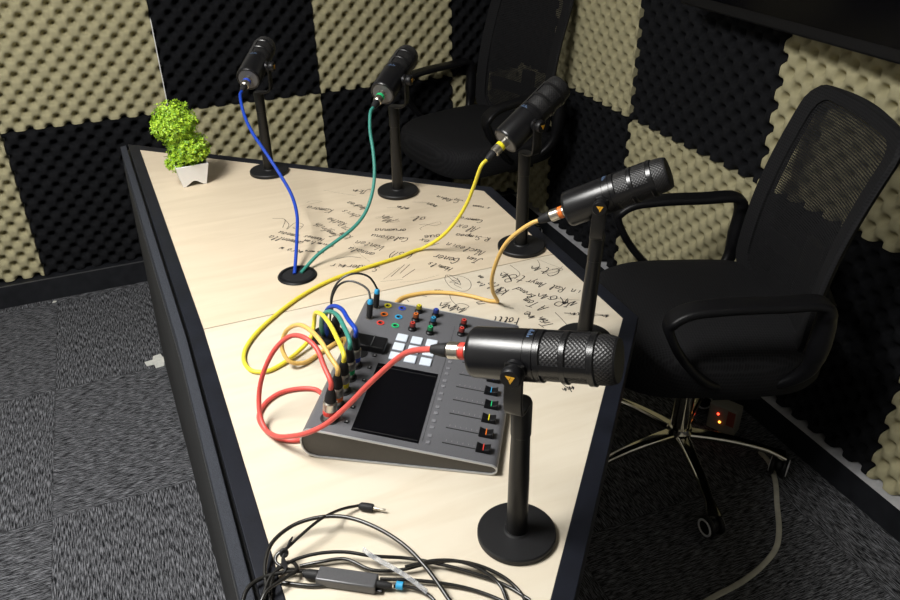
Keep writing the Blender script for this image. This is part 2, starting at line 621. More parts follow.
BX = [-0.99, -0.432, 0.130, 0.703, 1.262, 1.60]     # seams on the back wall
RY = [3.03, 2.73, 2.197, 1.568, 1.002, 0.44, -0.12]  # seams on the right wall
panel('back', BX[0], BX[1], .09, .648, 'foam_beige', 'beige foam panel in the lower row at the far left edge of the back wall')
panel('back', BX[1], BX[2], .09, .648, 'foam_black', 'black foam panel in the lower row just left of the table and plant')
panel('back', BX[2], BX[3], .09, .648, 'foam_beige', 'beige foam panel in the lower row behind the plant and blue-cabled microphone')
panel('back', BX[3], BX[4], .09, .648, 'foam_black', 'black foam panel in the lower row behind the green-cabled microphone stand')
panel('back', BX[4], BX[5], .09, .648, 'foam_beige', 'narrow beige foam panel seen under the armrest of the corner chair')
panel('back', BX[0], BX[1], .648, 1.206, 'foam_black', 'black foam panel in the upper row beyond the left edge of the view')
panel('back', BX[1], BX[2], .648, 1.206, 'foam_beige', 'large beige foam panel in the upper row, left of and above the plant')
panel('back', BX[2], BX[3], .648, 1.206, 'foam_black', 'black foam panel in the upper row behind the blue-cabled microphone')
panel('back', BX[3], BX[4], .648, 1.206, 'foam_beige', 'beige foam panel in the upper row behind the green-cabled microphone')
panel('back', BX[4], BX[5], .648, 1.206, 'foam_black', 'narrow black foam panel in the upper row behind the corner chair back')
ZR = .680
panel('right', RY[1], RY[0], .088, ZR, 'foam_beige', 'narrow beige foam panel in the lower row of the right wall, hidden behind corner chair')
panel('right', RY[2], RY[1], .088, ZR, 'foam_black', 'black foam panel in the lower row behind the yellow-cabled microphone')
panel('right', RY[3], RY[2], .088, ZR, 'foam_beige', 'beige foam panel in the lower row behind the orange-cabled microphone and chair armrest')
panel('right', RY[4], RY[3], .088, ZR, 'foam_black', 'black foam panel low on the right wall behind the nearest chair')
panel('right', RY[5], RY[4], .088, ZR, 'foam_beige', 'beige foam panel low at the right edge above the black skirting board')
panel('right', RY[1], RY[0], ZR, 1.27, 'foam_black', 'narrow black foam panel in the upper row right of the room corner')
panel('right', RY[2], RY[1], ZR, 1.27, 'foam_beige', 'beige foam panel in the upper row right of the corner chair back')
panel('right', RY[3], RY[2], ZR, 1.27, 'foam_black', 'large black foam panel below the left end of the wall screen')
panel('right', RY[4], RY[3], ZR, 1.27, 'foam_beige', 'beige foam panel under the wall screen, behind the nearest chair back')
panel('right', RY[5], RY[4], ZR, 1.27, 'foam_black', 'black foam panel under the wall screen at the right edge of the view')
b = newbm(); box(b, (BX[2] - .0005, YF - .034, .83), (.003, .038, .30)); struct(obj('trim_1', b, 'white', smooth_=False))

# ------------------------------------------------------------------ wall screen
t = thing('wall_screen', 'black flat screen mounted high on the right wall above the nearest chair', 'television', (1.44, 1.12, 1.118))
b = newbm(); box(b, (.03, 0, .42), (.05, 1.48, .84)); obj('housing', b, 'plastic', t, bevel=.006)
b = newbm(); box(b, (.0035, 0, .425), (.004, 1.44, .79)); part(obj('screen', b, 'gloss', t), 'glossy dark screen glass')
b = newbm(); box(b, (.111, 0, .45), (.112, .4, .3)); obj('wall_mount', b, 'plastic', t)

# ------------------------------------------------------------------ ceiling light
t = thing('ceiling_light', 'rectangular white ceiling light panel above the table', 'light', (LIGHT[0], LIGHT[1], HC))
b = newbm(); box(b, (0, 0, -.02), (.66, .96, .04)); obj('frame', b, 'white', t, bevel=.003)
b = newbm(); box(b, (0, 0, -.0425), (.60, .90, .005)); obj('diffuser', b, 'diffuser', t)

# ================================================================== THE TABLE
WOOD = [(.002, 2.314), (.763, 1.648), (.750, 1.012), (.055, .20), (.040, 1.284)]
def offset(poly, d):
    n = len(poly); out = []
    for i in range(n):
        p0, p1, p2 = Vector(poly[i - 1]), Vector(poly[i]), Vector(poly[(i + 1) % n])
        e1 = (p1 - p0).normalized(); e2 = (p2 - p1).normalized()
        n1 = Vector((-e1.y, e1.x)); n2 = Vector((-e2.y, e2.x))   # polygon runs clockwise: outward is left
        bis = (n1 + n2).normalized()
        out.append(tuple(p1 + bis * (d / max(.35, bis.dot(n1)))))
    return out
table = thing('podcast_table', 'long angular table with pale wood top, black edging and handwritten signatures', 'table', (0, 0, 0))
SEAM_R = (.7555, 1.285)
far_board = [WOOD[0], WOOD[1], SEAM_R, (.040, 1.2855)]
near_board = [(.040, 1.2835), (.7555, 1.283), WOOD[2], WOOD[3]]
b = newbm(); prism(b, far_board, TZ - .018, TZ); BF = part(obj('tabletop_board', b, 'wood_far', table, smooth_=False), 'warm pale wood board covered in signatures at the far end')
b = newbm(); prism(b, near_board, TZ - .018, TZ); BN = part(obj('tabletop_board', b, 'wood_near', table, smooth_=False), 'lighter wood board at the near end under the mixer')
def ring(bm, inner, outer, z0, z1):
    n = len(inner)
    vs = [[bm.verts.new((p[0], p[1], z)) for p in poly] for poly in (inner, outer) for z in (z0, z1)]
    i0, i1, o0, o1 = vs
    for k in range(n):
        j = (k + 1) % n
        bm.faces.new((i1[k], i1[j], o1[j], o1[k]))
        bm.faces.new((i0[k], o0[k], o0[j], i0[j]))
        bm.faces.new((o0[k], o1[k], o1[j], o0[j]))
        bm.faces.new((i0[k], i0[j], i1[j], i1[k]))
b = newbm(); ring(b, offset(WOOD, .0003), offset(WOOD, .027), TZ - .045, TZ + .0015); part(obj('edging', b, 'edge_black', table, smooth_=False, bevel=.0015), 'black edging around the wood')
b = newbm(); prism(b, offset(WOOD, -.002), TZ - .044, TZ - .0185); obj('underframe', b, 'plastic', table, smooth_=False)
# outer fabric-covered rail and skirt along the left side
LE = [Vector((.055, .20)), Vector((.040, 1.284)), Vector((.002, 2.314))]
def side_strip(bm, prof):
    """profile of (outward offset, z) extruded along the left edge"""
    P = [Vector((LE[0].x, .12)), LE[1], Vector((LE[2].x - .003, 2.40))]
    rings = [[bm.verts.new((p.x - o_, p.y, z)) for o_, z in prof] for p in P]
    k_ = len(prof)
    for i in range(2):
        for k in range(k_):
            bm.faces.new((rings[i][k], rings[i][(k + 1) % k_], rings[i + 1][(k + 1) % k_], rings[i + 1][k]))
    bm.faces.new(rings[0][::-1]); bm.faces.new(rings[-1])
b = newbm(); side_strip(b, [(.032, .760), (.0485, .758), (.050, .700), (.032, .700)]); part(obj('outer_rail', b, 'rail', table, smooth_=False, bevel=.002), 'dark grey textured rail')
b = newbm(); side_strip(b, [(.036, .699), (.051, .699), (.070, .001), (.055, .001)]); part(obj('side_panel', b, 'skirt', table, smooth_=False), 'dark side panel down to the carpet')
b = newbm(); side_strip(b, [(.025, .745), (.034, .745), (.034, .705), (.025, .705)]); obj('rail_spacer', b, 'plastic', table, smooth_=False)
for p in ((.70, 1.62), (.68, 1.02), (.13, .34)):
    b = newbm(); box(b, (p[0], p[1], (TZ - .044) / 2), (.05, .05, TZ - .044)); obj('leg', b, 'plastic', table, bevel=.003)

# ------------------------------------------------------------------ signatures in marker pen
GL = {
 'a': [[(.8,.9),(.4,1),(.05,.5),(.3,0),(.7,.3),(.8,.95),(.8,.2),(1,0)]],
 'b': [[(.1,2),(.1,0),(.5,0),(.8,.5),(.5,1),(.1,.7)]],
 'c': [[(.8,.85),(.4,1),(.1,.5),(.4,0),(.9,.15)]],
 'd': [[(.8,.9),(.4,1),(.05,.5),(.3,0),(.75,.3),(.85,2),(.85,0)]],
 'e': [[(.1,.5),(.8,.6),(.5,1),(.1,.5),(.4,0),(.95,.2)]],
 'f': [[(.8,1.9),(.5,2),(.4,1.2),(.35,-.7)],[(.1,1),(.8,1)]],
 'g': [[(.8,.9),(.4,1),(.05,.5),(.4,.1),(.8,.9),(.7,-.7),(.2,-.8)]],
 'h': [[(.1,2),(.1,0),(.15,.7),(.5,1),(.8,.7),(.85,0)]],
 'i': [[(.2,1),(.25,.1),(.5,0)],[(.3,1.4),(.33,1.45)]],
 'k': [[(.1,2),(.1,0)],[(.8,1),(.15,.5),(.8,0)]],
 'l': [[(.1,.2),(.5,1.6),(.3,2),(.2,1),(.3,0),(.6,.1)]],
 'm': [[(.05,1),(.1,0),(.15,.8),(.4,1),(.5,0),(.55,.8),(.8,1),(.9,0),(1,.1)]],
 'n': [[(.1,1),(.12,0),(.2,.8),(.6,1),(.75,.1),(1,0)]],
 'o': [[(.5,1),(.1,.6),(.35,0),(.8,.4),(.5,1),(.9,.9)]],
 'p': [[(.1,1),(.05,-.8),(.12,.8),(.5,1),(.8,.5),(.4,0),(.1,.2)]],
 'r': [[(.1,1),(.15,0),(.2,.7),(.5,1),(.8,.9)]],
 's': [[(.8,.9),(.4,1),(.3,.6),(.7,.35),(.4,0),(.1,.1)]],
 't': [[(.4,1.7),(.35,.1),(.7,0)],[(.05,1.1),(.8,1.15)]],
 'u': [[(.1,1),(.15,.1),(.5,0),(.8,1),(.85,0),(1,.1)]],
 'v': [[(.1,1),(.4,0),(.8,1)]],
 'w': [[(.05,1),(.25,0),(.45,.8),(.65,0),(.95,1)]],
 'x': [[(.1,1),(.8,0)],[(.8,1),(.1,0)]],
 'y': [[(.1,1),(.4,.2)],[(.85,1),(.2,-.8)]],
 'z': [[(.1,1),(.8,1),(.1,0),(.9,0)]],
 'A': [[(.0,0),(.6,2),(.9,0)],[(.2,.8),(1,.7)]],
 'B': [[(.1,0),(.2,2),(.8,1.7),(.2,1.05),(.9,.6),(.1,0)]],
 'C': [[(.95,1.7),(.5,2),(.05,1),(.4,0),(1,.3)]],
 'F': [[(.2,0),(.25,1.9)],[(.0,1.8),(1,2)],[(.2,1),(.8,1.1)]],
 'G': [[(.95,1.6),(.5,2),(.05,1),(.4,0),(.9,.3),(.9,.9),(.5,.9)]],
 'H': [[(.1,2),(.1,0)],[(.9,2),(.9,0)],[(.1,1),(.9,1.1)]],
 'J': [[(.3,1.9),(1,2),(.7,2),(.6,0),(.2,-.4),(.0,0)]],
 'K': [[(.1,2),(.15,0)],[(1,2),(.15,.9),(1,0)]],
 'M': [[(.0,0),(.2,2),(.5,.7),(.85,2),(1,0)]],
 'N': [[(.0,0),(.15,2),(.8,0),(1,2.1)]],
 'R': [[(.15,0),(.2,2),(.8,1.8),(.7,1.1),(.2,1),(1,0)]],
 'S': [[(.9,1.8),(.4,2),(.2,1.3),(.8,.7),(.4,0),(.0,.3)]],
 'T': [[(.5,0),(.5,2)],[(-.1,1.9),(1.2,2.1)]],
 'V': [[(.0,2),(.45,0),(1,2.1)]],
 '8': [[(.5,1),(.1,1.5),(.5,2),(.9,1.5),(.5,1),(.0,.5),(.5,0),(1,.5),(.5,1)]],
 '7': [[(.1,2),(.9,2),(.4,0)]],
 '(': [[(.6,2.2),(.2,1),(.6,-.3)]],
 ')': [[(.2,2.2),(.6,1),(.2,-.3)]],
 '~': [[(.0,.4),(.4,1.3),(.3,.1),(.8,.9),(1.1,.2)]],
 '-': [[(.0,.5),(1,.5)]],
 ' ': [],
}
BOARDS = (BF, BN)
ink = None
def stroke(pts2, wd):
    P = [Vector((p[0], p[1])) for p in pts2]
    if len(P) > 2:
        P3 = smooth([Vector((p.x, p.y, 0)) for p in P], 4)
    else:
        P3 = [Vector((p.x, p.y, 0)) for p in P]
    L, R = [], []
    for i, p in enumerate(P3):
        a = P3[max(0, i - 1)]; c = P3[min(len(P3) - 1, i + 1)]
        d = (c - a)
        if d.length < 1e-7:
            d = Vector((1, 0, 0))
        d.normalize()
        nn = Vector((-d.y, d.x, 0)) * wd * .5
        L.append(ink.verts.new((p.x + nn.x, p.y + nn.y, TZ + .0004)))
        R.append(ink.verts.new((p.x - nn.x, p.y - nn.y, TZ + .0004)))
    for i in range(len(P3) - 1):
        ink.faces.new((L[i], L[i + 1], R[i + 1], R[i]))
def write(crop, text, s, e, hs=1.0, wd=.0019):
    global ink
    ink = newbm()
    wd = max(wd, .0017)
    """crop = (x0,y0,zoom); s,e = baseline start and end on that crop"""
    x0, y0, k = crop
    a = at(x0 + s[0] / k, y0 + s[1] / k, TZ); c = at(x0 + e[0] / k, y0 + e[1] / k, TZ)
    d = Vector((c.x - a.x, c.y - a.y)); Lw = d.length; d.normalize()
    u = Vector((-d.y, d.x))
    n = len(text)
    cw = Lw / n
    h = min(max(cw * .95, .005), .014) * hs
    rnd = random.Random(text + str(s))
    for i, ch in enumerate(text):
        jy = rnd.uniform(-.12, .12)
        for st in GL.get(ch, GL['~']):
            q = []
            for (gx, gy) in st:
                gx2 = gx * .92 + .16 * gy
                X = a.x + d.x * (i + gx2) * cw + u.x * (gy * h + jy * h)
                Y = a.y + d.y * (i + gx2) * cw + u.y * (gy * h + jy * h)
                q.append((X, Y))
            stroke(q, wd)
    obj('signature', ink, 'ink', BOARDS[0] if a.y > 1.284 else BOARDS[1], smooth_=False)
def line(crop, pts, wd=.0014):
    global ink
    ink = newbm()
    x0, y0, k = crop
    stroke([at(x0 + p[0] / k, y0 + p[1] / k, TZ)[:2] for p in pts], wd)
    obj('pen_flourish', ink, 'ink', BOARDS[0] if at(x0 + pts[0][0] / k, y0 + pts[0][1] / k, TZ).y > 1.284 else BOARDS[1], smooth_=False)
c1 = (265, 180, 6.667); c2 = (375, 180, 6.667); c3 = (400, 230, 6.667); c4 = (500, 240, 6.0)
for a_ in [
 (c1,'Kamora',(462,200),(290,172)),(c1,'Jungfrith',(495,372),(360,285)),(c1,'Ruthe',(550,290),(430,250)),(c1,'chris',(640,240),(530,198)),
 (c1,'Andrea',(690,186),(565,142)),(c1,'Jk~',(700,68),(595,62)),(c1,'nmeou',(235,366),(100,342)),(c1,'ammenlla',(262,412),(40,368)),(c1,'Hannes',(400,392),(268,368)),
 (c1,'maximilian',(462,438),(268,396)),(c1,'Vue more',(400,478),(270,468)),(c1,'Paro w',(262,474),(108,446)),(c1,'annalu',(738,488),(570,446)),(c1,'Sander~ir',(770,578),(440,555)),
 (c1,'cn',(575,330),(535,305)),(c1,'Kim',(590,378),(520,348)),
 (c2,'Robin',(520,130),(418,104)),(c2,'Sn',(592,138),(540,120)),(c2,'s vuan',(770,185),(655,166)),(c2,'Camora',(724,268),(572,244)),(c2,'Alex',(700,318),(560,292),1.3,.0015),
 (c2,'R Simpoa',(775,386),(545,355)),(c2,'Nucleoin',(738,476),(484,416),1.1,.0014),(c2,'Gener',(572,526),(400,492),1.2,.0022),(c2,'Jun',(715,532),(620,508)),(c2,'Hamils',(522,588),(362,548)),
 (c2,'~t~',(235,186),(160,170)),(c2,'Yan',(425,170),(355,150)),(c2,'ol',(345,248),(262,240)),(c2,'M~',(155,262),(70,232),1.2,.0018),(c2,'oruanna',(210,326),(0,326)),
 (c2,'Caldsonu',(228,388),(-20,362),1,.0014),(c2,'Vanten',(75,444),(-120,402),1,.0015),(c2,'(w87)',(262,488),(105,476),1.3),(c2,'coue',(470,356),(322,372)),(c2,'Alex',(425,424),(312,388),1,.0018),
 (c3,'lin',(570,366),(525,342)),(c3,'en',(562,318),(535,300)),(c3,'Mila',(716,400),(614,342),1.3,.0013),(c3,'~X~',(460,516),(285,478),1.3),(c3,'ns~',(285,402),(236,396)),
 (c3,'Folli',(800,588),(612,574),1.6,.0022),(c3,'ne',(575,492),(530,440)),
 (c4,'Ct~',(372,180),(200,150),1.2),(c4,'t80',(165,222),(20,190),1.3),(c4,'in Ral Amyr',(490,305),(160,236),1.1,.0014),(c4,'A Tom',(295,402),(160,345),1.2,.0014),(c4,'Brond',(215,335),(112,282)),
 (c4,'~Ro~',(475,366),(240,318),1.2),(c4,'s Le',(290,486),(158,428)),(c4,'~--Vn~-',(655,450),(385,432),.7),(c4,'Tn~',(325,512),(265,460),1.1),(c4,'Ks',(60,300),(-5,282),1.2),(c4,'J~',(440,380),(380,366)),
]:
    write(*a_)
line(c1, [(390,68),(480,85),(605,105)], .0005); line(c1, [(272,155),(300,142),(380,143),(300,160)], .0006)
line(c1, [(50,257),(130,262),(118,318)]); line(c1, [(130,262),(160,300),(145,330),(205,285),(255,298),(225,330),(185,318),(250,310)], .0012)
line(c1, [(470,528),(560,512),(640,520)]); line(c1, [(590,430),(640,500),(700,545)], .0004); line(c1, [(735,256),(800,250)], .0007)
line(c2, [(80,186),(235,184)], .0006); line(c2, [(250,148),(360,150)], .0006); line(c2, [(0,248),(75,245)], .0006)
line(c2, [(60,278),(110,268),(165,276),(100,285)], .0008); line(c2, [(230,250),(345,246)], .0005)
line(c2, [(295,300),(330,295),(400,305),(440,290),(430,280),(350,300),(300,325),(310,335)], .0007)
line(c2, [(515,243),(575,243)], .0005); line(c2, [(570,365),(770,388)], .0006); line(c2, [(60,390),(225,386)], .0006)
line(c3, [(100,262),(15,320)]); line(c3, [(65,230),(0,290)]); line(c3, [(30,232),(-60,312)]); line(c3, [(-5,250),(-110,330)], .0006); line(c3, [(-130,345),(20,330)], .0006)
line(c3, [(305,302),(300,330),(350,390),(430,410),(470,385),(465,340),(410,310),(340,305),(310,300),(350,340),(330,350),(390,355),(360,360),(410,390)], .001)
line(c3, [(330,300),(400,345),(350,335),(405,368),(380,320)], .0013)
line(c3, [(330,430),(345,470),(420,540)], .0011); line(c3, [(330,530),(400,490),(460,510),(440,525)]); line(c3, [(290,490),(340,480)]); 
line(c3, [(735,508),(690,512),(760,522),(730,525)], .0009); line(c3, [(45,465),(60,480)]); line(c3, [(150,440),(180,445)])
line(c3, [(0,350),(130,335),(260,300)], .0004)
line(c4, [(235,120),(375,175)], .0006); line(c4, [(225,122),(238,150),(222,175),(195,165)], .001); line(c4, [(375,160),(330,195),(250,200),(360,170),(378,178),(340,190)], .0009)
line(c4, [(60,150),(120,205),(85,235)], .001); line(c4, [(20,192),(40,205),(70,250)]); line(c4, [(330,435),(370,475),(410,520)], .0012); line(c4, [(410,450),(560,452),(655,448)], .0007)
line(c4, [(250,325),(330,350),(480,362)], .0007); line(c4, [(560,440),(655,455)], .0007)
# mark below the nearest microphone
c5 = (540, 300, 3.75)
write(c5, '~k~', (125, 322), (82, 330), 1.2, .0014); line(c5, [(88,318),(112,338)], .0014)

# ------------------------------------------------------------------ cable grommets
def grommet(px, py, r, label):
    c = at(px, py, TZ)
    t = thing('cable_grommet', label, 'grommet', (c.x, c.y, TZ), 0, 'round cable grommets in the tabletop')
    b = newbm()
    lathe(b, [(r * .78, .0005), (r * .78, .0045), (r * .94, .0045), (r, .0015), (r, .0005)], 48, cap=False)
    obj('rim', b, 'plastic', t)
    b = newbm(); lathe(b, [(0, .0005), (r * .785, .0005), (r * .785, .003), (0, .003)], 40, cap=False); obj('cover', b, 'rubber', t)
grommet(297.5, 276, .0395, 'round black cable grommet where the blue and green cables enter the table')
grommet(328, 336, .031, 'round black cable grommet behind the mixer, under the looping plugs')

# ================================================================== THE MIXER
MO = Vector((.130, .885, TZ)); MANG = math.atan2(-.525, .851)
mx = thing('audio_mixer', 'grey podcast mixing console with dark screen, faders and white pads', 'audio mixer', MO, MANG)
SL = .13
def mz(u):
    return .054 - SL * u
mtilt = Matrix.Rotation(math.atan(SL), 4, 'Y')
def mpos(u, v, dz=0):
    return Vector((u, v, mz(u) + dz))
def mmtx(u, v, dz=0):
    return Matrix.Translation(mpos(u, v, dz)) @ mtilt
# body: rounded wedge profile extruded along v
def wedge_profile():
    pr = []
    r1 = .024
    a_ = math.atan(SL)
    # rear round, from the top surface round to the bottom
    cz = .003 + r1; cx = r1 - .002
    top_x = .012
    pr += [(top_x, mz(top_x))]
    for k in range(1, 9):
        t_ = k / 9
        ang = PI / 2 + t_ * PI
        rz = (mz(.01) - .003) / 2
        pr.append((.014 + .017 * math.cos(ang), .003 + rz + rz * math.sin(ang)))
    pr += [(.020, .0012), (.2665, .0012)]
    rf = (mz(.266) - .0012) / 2
    for k in range(1, 8):
        ang = -PI / 2 + PI * k / 8
        pr.append((.2665 + .0125 * math.cos(ang), .0012 + rf + rf * math.sin(ang)))
    pr += [(.266, mz(.266))]
    return pr
WP = wedge_profile()
MW = .356
def extrude_v(bm, prof, v0, v1):
    a = [bm.verts.new((p[0], v0, p[1])) for p in prof]
    c = [bm.verts.new((p[0], v1, p[1])) for p in prof]
    n = len(prof)
    for i in range(n):
        bm.faces.new((a[i], a[(i + 1) % n], c[(i + 1) % n], c[i]))
    return a, c
b = newbm(); a, c = extrude_v(b, WP, -.0035, MW - .0015); b.faces.new(a); b.faces.new(c[::-1]); obj('chassis', b, 'mixer', mx)
def inset_prof(prof, d):
    cx = sum(p[0] for p in prof) / len(prof); 
    n = len(prof); out = []
    for i in range(n):
        p0, p1, p2 = Vector(prof[i - 1]), Vector(prof[i]), Vector(prof[(i + 1) % n])
        e1 = (p1 - p0).normalized(); e2 = (p2 - p1).normalized()
        nn = (Vector((-e1.y, e1.x)) + Vector((-e2.y, e2.x)))
        nn = nn.normalized() if nn.length > 1e-6 else Vector((0, 0))
        out.append(tuple(p1 + nn * d))
    return out
IN = inset_prof(WP, .0022)
if min(p[1] for p in IN) < min(p[1] for p in WP):
    IN = inset_prof(WP, -.0022)
for side in (0, 1):
    v0, v1 = (-.0065, -.0036) if side == 0 else (MW - .0014, MW + .0012)
    b = newbm()
    rings = [[b.verts.new((p[0], v_, p[1])) for p in pf] for pf, v_ in ((WP, v0), (WP, v1), (IN, v1), (IN, v0))]
    n = len(WP)
    for q in range(4):
        for i in range(n):
            b.faces.new((rings[q][i], rings[q][(i + 1) % n], rings[(q + 1) % 4][(i + 1) % n], rings[(q + 1) % 4][i]))
    part(obj('edge_band', b, 'mixer_edge', mx), 'bright metal rim band')
    b = newbm(); a, c = extrude_v(b, IN, -.0045 if side == 0 else MW - .0012, -.0036 if side == 0 else MW - .0006); b.faces.new(a); b.faces.new(c[::-1]); part(obj('side_plate', b, 'mixer_side', mx), 'brown-grey side plate')
for u_, v_ in ((.03, .03), (.25, .03), (.03, .326), (.25, .326)):
    b = newbm(); lathe(b, [(0, .0002), (.008, .0002), (.008, .0034), (0, .0034)], 16, Matrix.Translation((u_, v_, 0)), cap=False); obj('foot', b, 'rubber', mx)
# screen
b = newbm(); box(b, (0, 0, .0006), (.097, .164, .0012), mmtx(.1170, .0905)); sc_ = part(obj('screen', b, 'gloss', mx, bevel=.0003), 'dark glossy screen')
for v_ in (.0125, .1635):
    b = newbm(); box(b, (0, 0, .0014), (.093, .0016, .0004), mmtx(.1170, v_)); obj('bezel_line', b, 'slot', sc_)
# pads
for i, u_ in enumerate((.0907, .1155, .1405)):
    for j, v_ in enumerate((.2510, .2245, .1975)):
        b = newbm(); box(b, (0, 0, .0015), (.0185, .0195, .003), mmtx(u_, v_)); obj('pad', b, 'pad', mx, bevel=.0012)
# sockets with coloured rings
RC = {(0, 0): 'ring_yellow', (0, 1): 'ring_orange', (0, 2): 'ring_red', (1, 0): 'ring_blue', (1, 1): 'cyan', (1, 2): 'ring_green'}
for i, u_ in enumerate((.0463, .0718)):
    for j, v_ in enumerate((.3408, .3119, .2840)):
        b = newbm(); lathe(b, [(.0040, .0002), (.0040, .0012), (.0066, .0012), (.0066, .0002)], 24, mmtx(u_, v_), cap=False)
        s_ = obj('headphone_socket', b, RC[(i, j)], mx)
        b = newbm(); lathe(b, [(0, .0004), (.0040, .0004)], 20, mmtx(u_, v_), cap=False); obj('socket_hole', b, 'slot', s_)
        b = newbm(); box(b, (.002, .001, .0008), (.0022, .0022, .0006), mmtx(u_, v_)); obj('contact', b, 'silver', s_)
# knobs
KC = [(.1015, .3395, 'ring_yellow'), (.1015, .3112, 'ring_orange'), (.1015, .2822, 'ring_red'), (.1322, .3370, 'ring_blue'), (.1322, .3098, 'cyan'), (.1322, .2808, 'ring_green'), (.1838, .3200, 'ring_red'), (.1838, .2941, 'ring_red')]
for u_, v_, cc in KC:
    b = newbm(); lathe(b, [(.0070, .0003), (.0070, .003), (.0052, .0045), (.0048, .013), (.0040, .0142), (0, .0142)], 24, mmtx(u_, v_))
    k_ = obj('knob', b, 'plastic', mx)
    b = newbm(); lathe(b, [(.0046, .0080), (.0053, .0080), (.0051, .0128), (.0044, .0140)], 24, mmtx(u_, v_), cap=False); obj('knob_band', b, 'dark_' + cc, k_)
    b = newbm(); lathe(b, [(.0020, .0144), (.0020, .0148), (.0036, .0148), (.0040, .0140)], 24, mmtx(u_, v_), cap=False); obj('knob_ring', b, cc, k_)
# faders
FC = ['ring_red', 'ring_orange', 'ring_yellow', 'ring_green', 'cyan', 'ring_blue', 'ring_red', 'ring_red']
for i in range(8):
    v_ = .0204 + .0328 * i
    b = newbm(); box(b, (0, 0, .0003), (.062, .0014, .0006), mmtx(.228, v_)); fs = obj('fader_slot', b, 'slot', mx)
    b = newbm()
    for q in range(7):
        box(b, (-.026 + q * .008, .006, .0003), (.0005, .003, .0004), mmtx(.228, v_))
    obj('scale_mark', b, 'tick', fs)
    b = newbm()
    hh = [(-.0105, .0), (-.0100, .0088), (-.0035, .0065), (-.0008, .0058), (.0008, .0058), (.0035, .0065), (.0100, .0088), (.0105, 0)]
    mm = mmtx(.2553 - (.004 if i > 3 else 0), v_, .0005)
    lo2 = [b.verts.new(mm @ Vector((p[0], -.0065, p[1]))) for p in hh]; hi2 = [b.verts.new(mm @ Vector((p[0], .0065, p[1]))) for p in hh]
    b.faces.new(lo2); b.faces.new(hi2[::-1])
    for q in range(8):
        b.faces.new((lo2[q], lo2[(q + 1) % 8], hi2[(q + 1) % 8], hi2[q]))
    fk = obj('fader_knob', b, 'plastic', mx, bevel=.0008)
    b = newbm(); box(b, (0, 0, .0062), (.0013, .0133, .0012), mm); obj('fader_line', b, FC[i], fk)
    # the two channel buttons of each fader
    for dv in (-.006, .0085):
        b = newbm(); box(b, (0, 0, .0006), (.0062, .0062, .0012), mmtx(.178, v_ + dv)); obj('channel_button', b, 'button_grey', mx, bevel=.0006)
for i in range(6):
    v_ = .0233 + .0333 * i
    b = newbm(); lathe(b, [(.0135, .0003), (.0135, .0010), (.0122, .0012), (0, .0009)], 32, mmtx(.034, v_)); obj('input_socket', b, 'slot', mx)
    b = newbm(); box(b, (0, 0, .0007), (.006, .006, .0014), mmtx(.0588, v_ + .0005)); ib = obj('input_button', b, 'plastic', mx)
    b = newbm(); box(b, (0, 0, .0015), (.0028, .0028, .0006), mmtx(.0588, v_ + .0005)); obj('button_light', b, 'tick', ib)
for v_, u_ in ((.2925, .0248), (.3285, .0278)):
    b = newbm(); lathe(b, [(.0060, .0003), (.0060, .0015), (0, .0015)], 24, mmtx(u_, v_)); part(obj('output_socket', b, 'silver', mx), 'silver output socket ring')
b = newbm()
for i in range(8):
    box(b, (0, .0, .0002), (.0004, .30, .0003), mmtx(.170, .165)) if i == 0 else None
box(b, (0, 0, .0002), (.10, .0004, .0003), mmtx(.228, .268))
obj('panel_line', b, 'slot', mx)
MXM = Matrix.Translation(MO) @ Matrix.Rotation(MANG, 4, 'Z')
# wireless dongle lying on the mixer
dg = thing('audio_dongle', 'black rectangular dongle lying on the mixer left of the white pads', 'dongle', MXM @ mpos(.044, .212, .0), MANG)
dg.rotation_euler = (MXM @ mtilt).to_euler()
b = newbm(); box(b, (0, 0, .007), (.057, .033, .012)); obj('case', b, 'plastic', dg, bevel=.003)
b = newbm(); box(b, (.006, 0, .0135), (.0016, .031, .0015)); part(obj('ridge', b, 'adapter_grey', dg), 'grey ridge across the dongle')

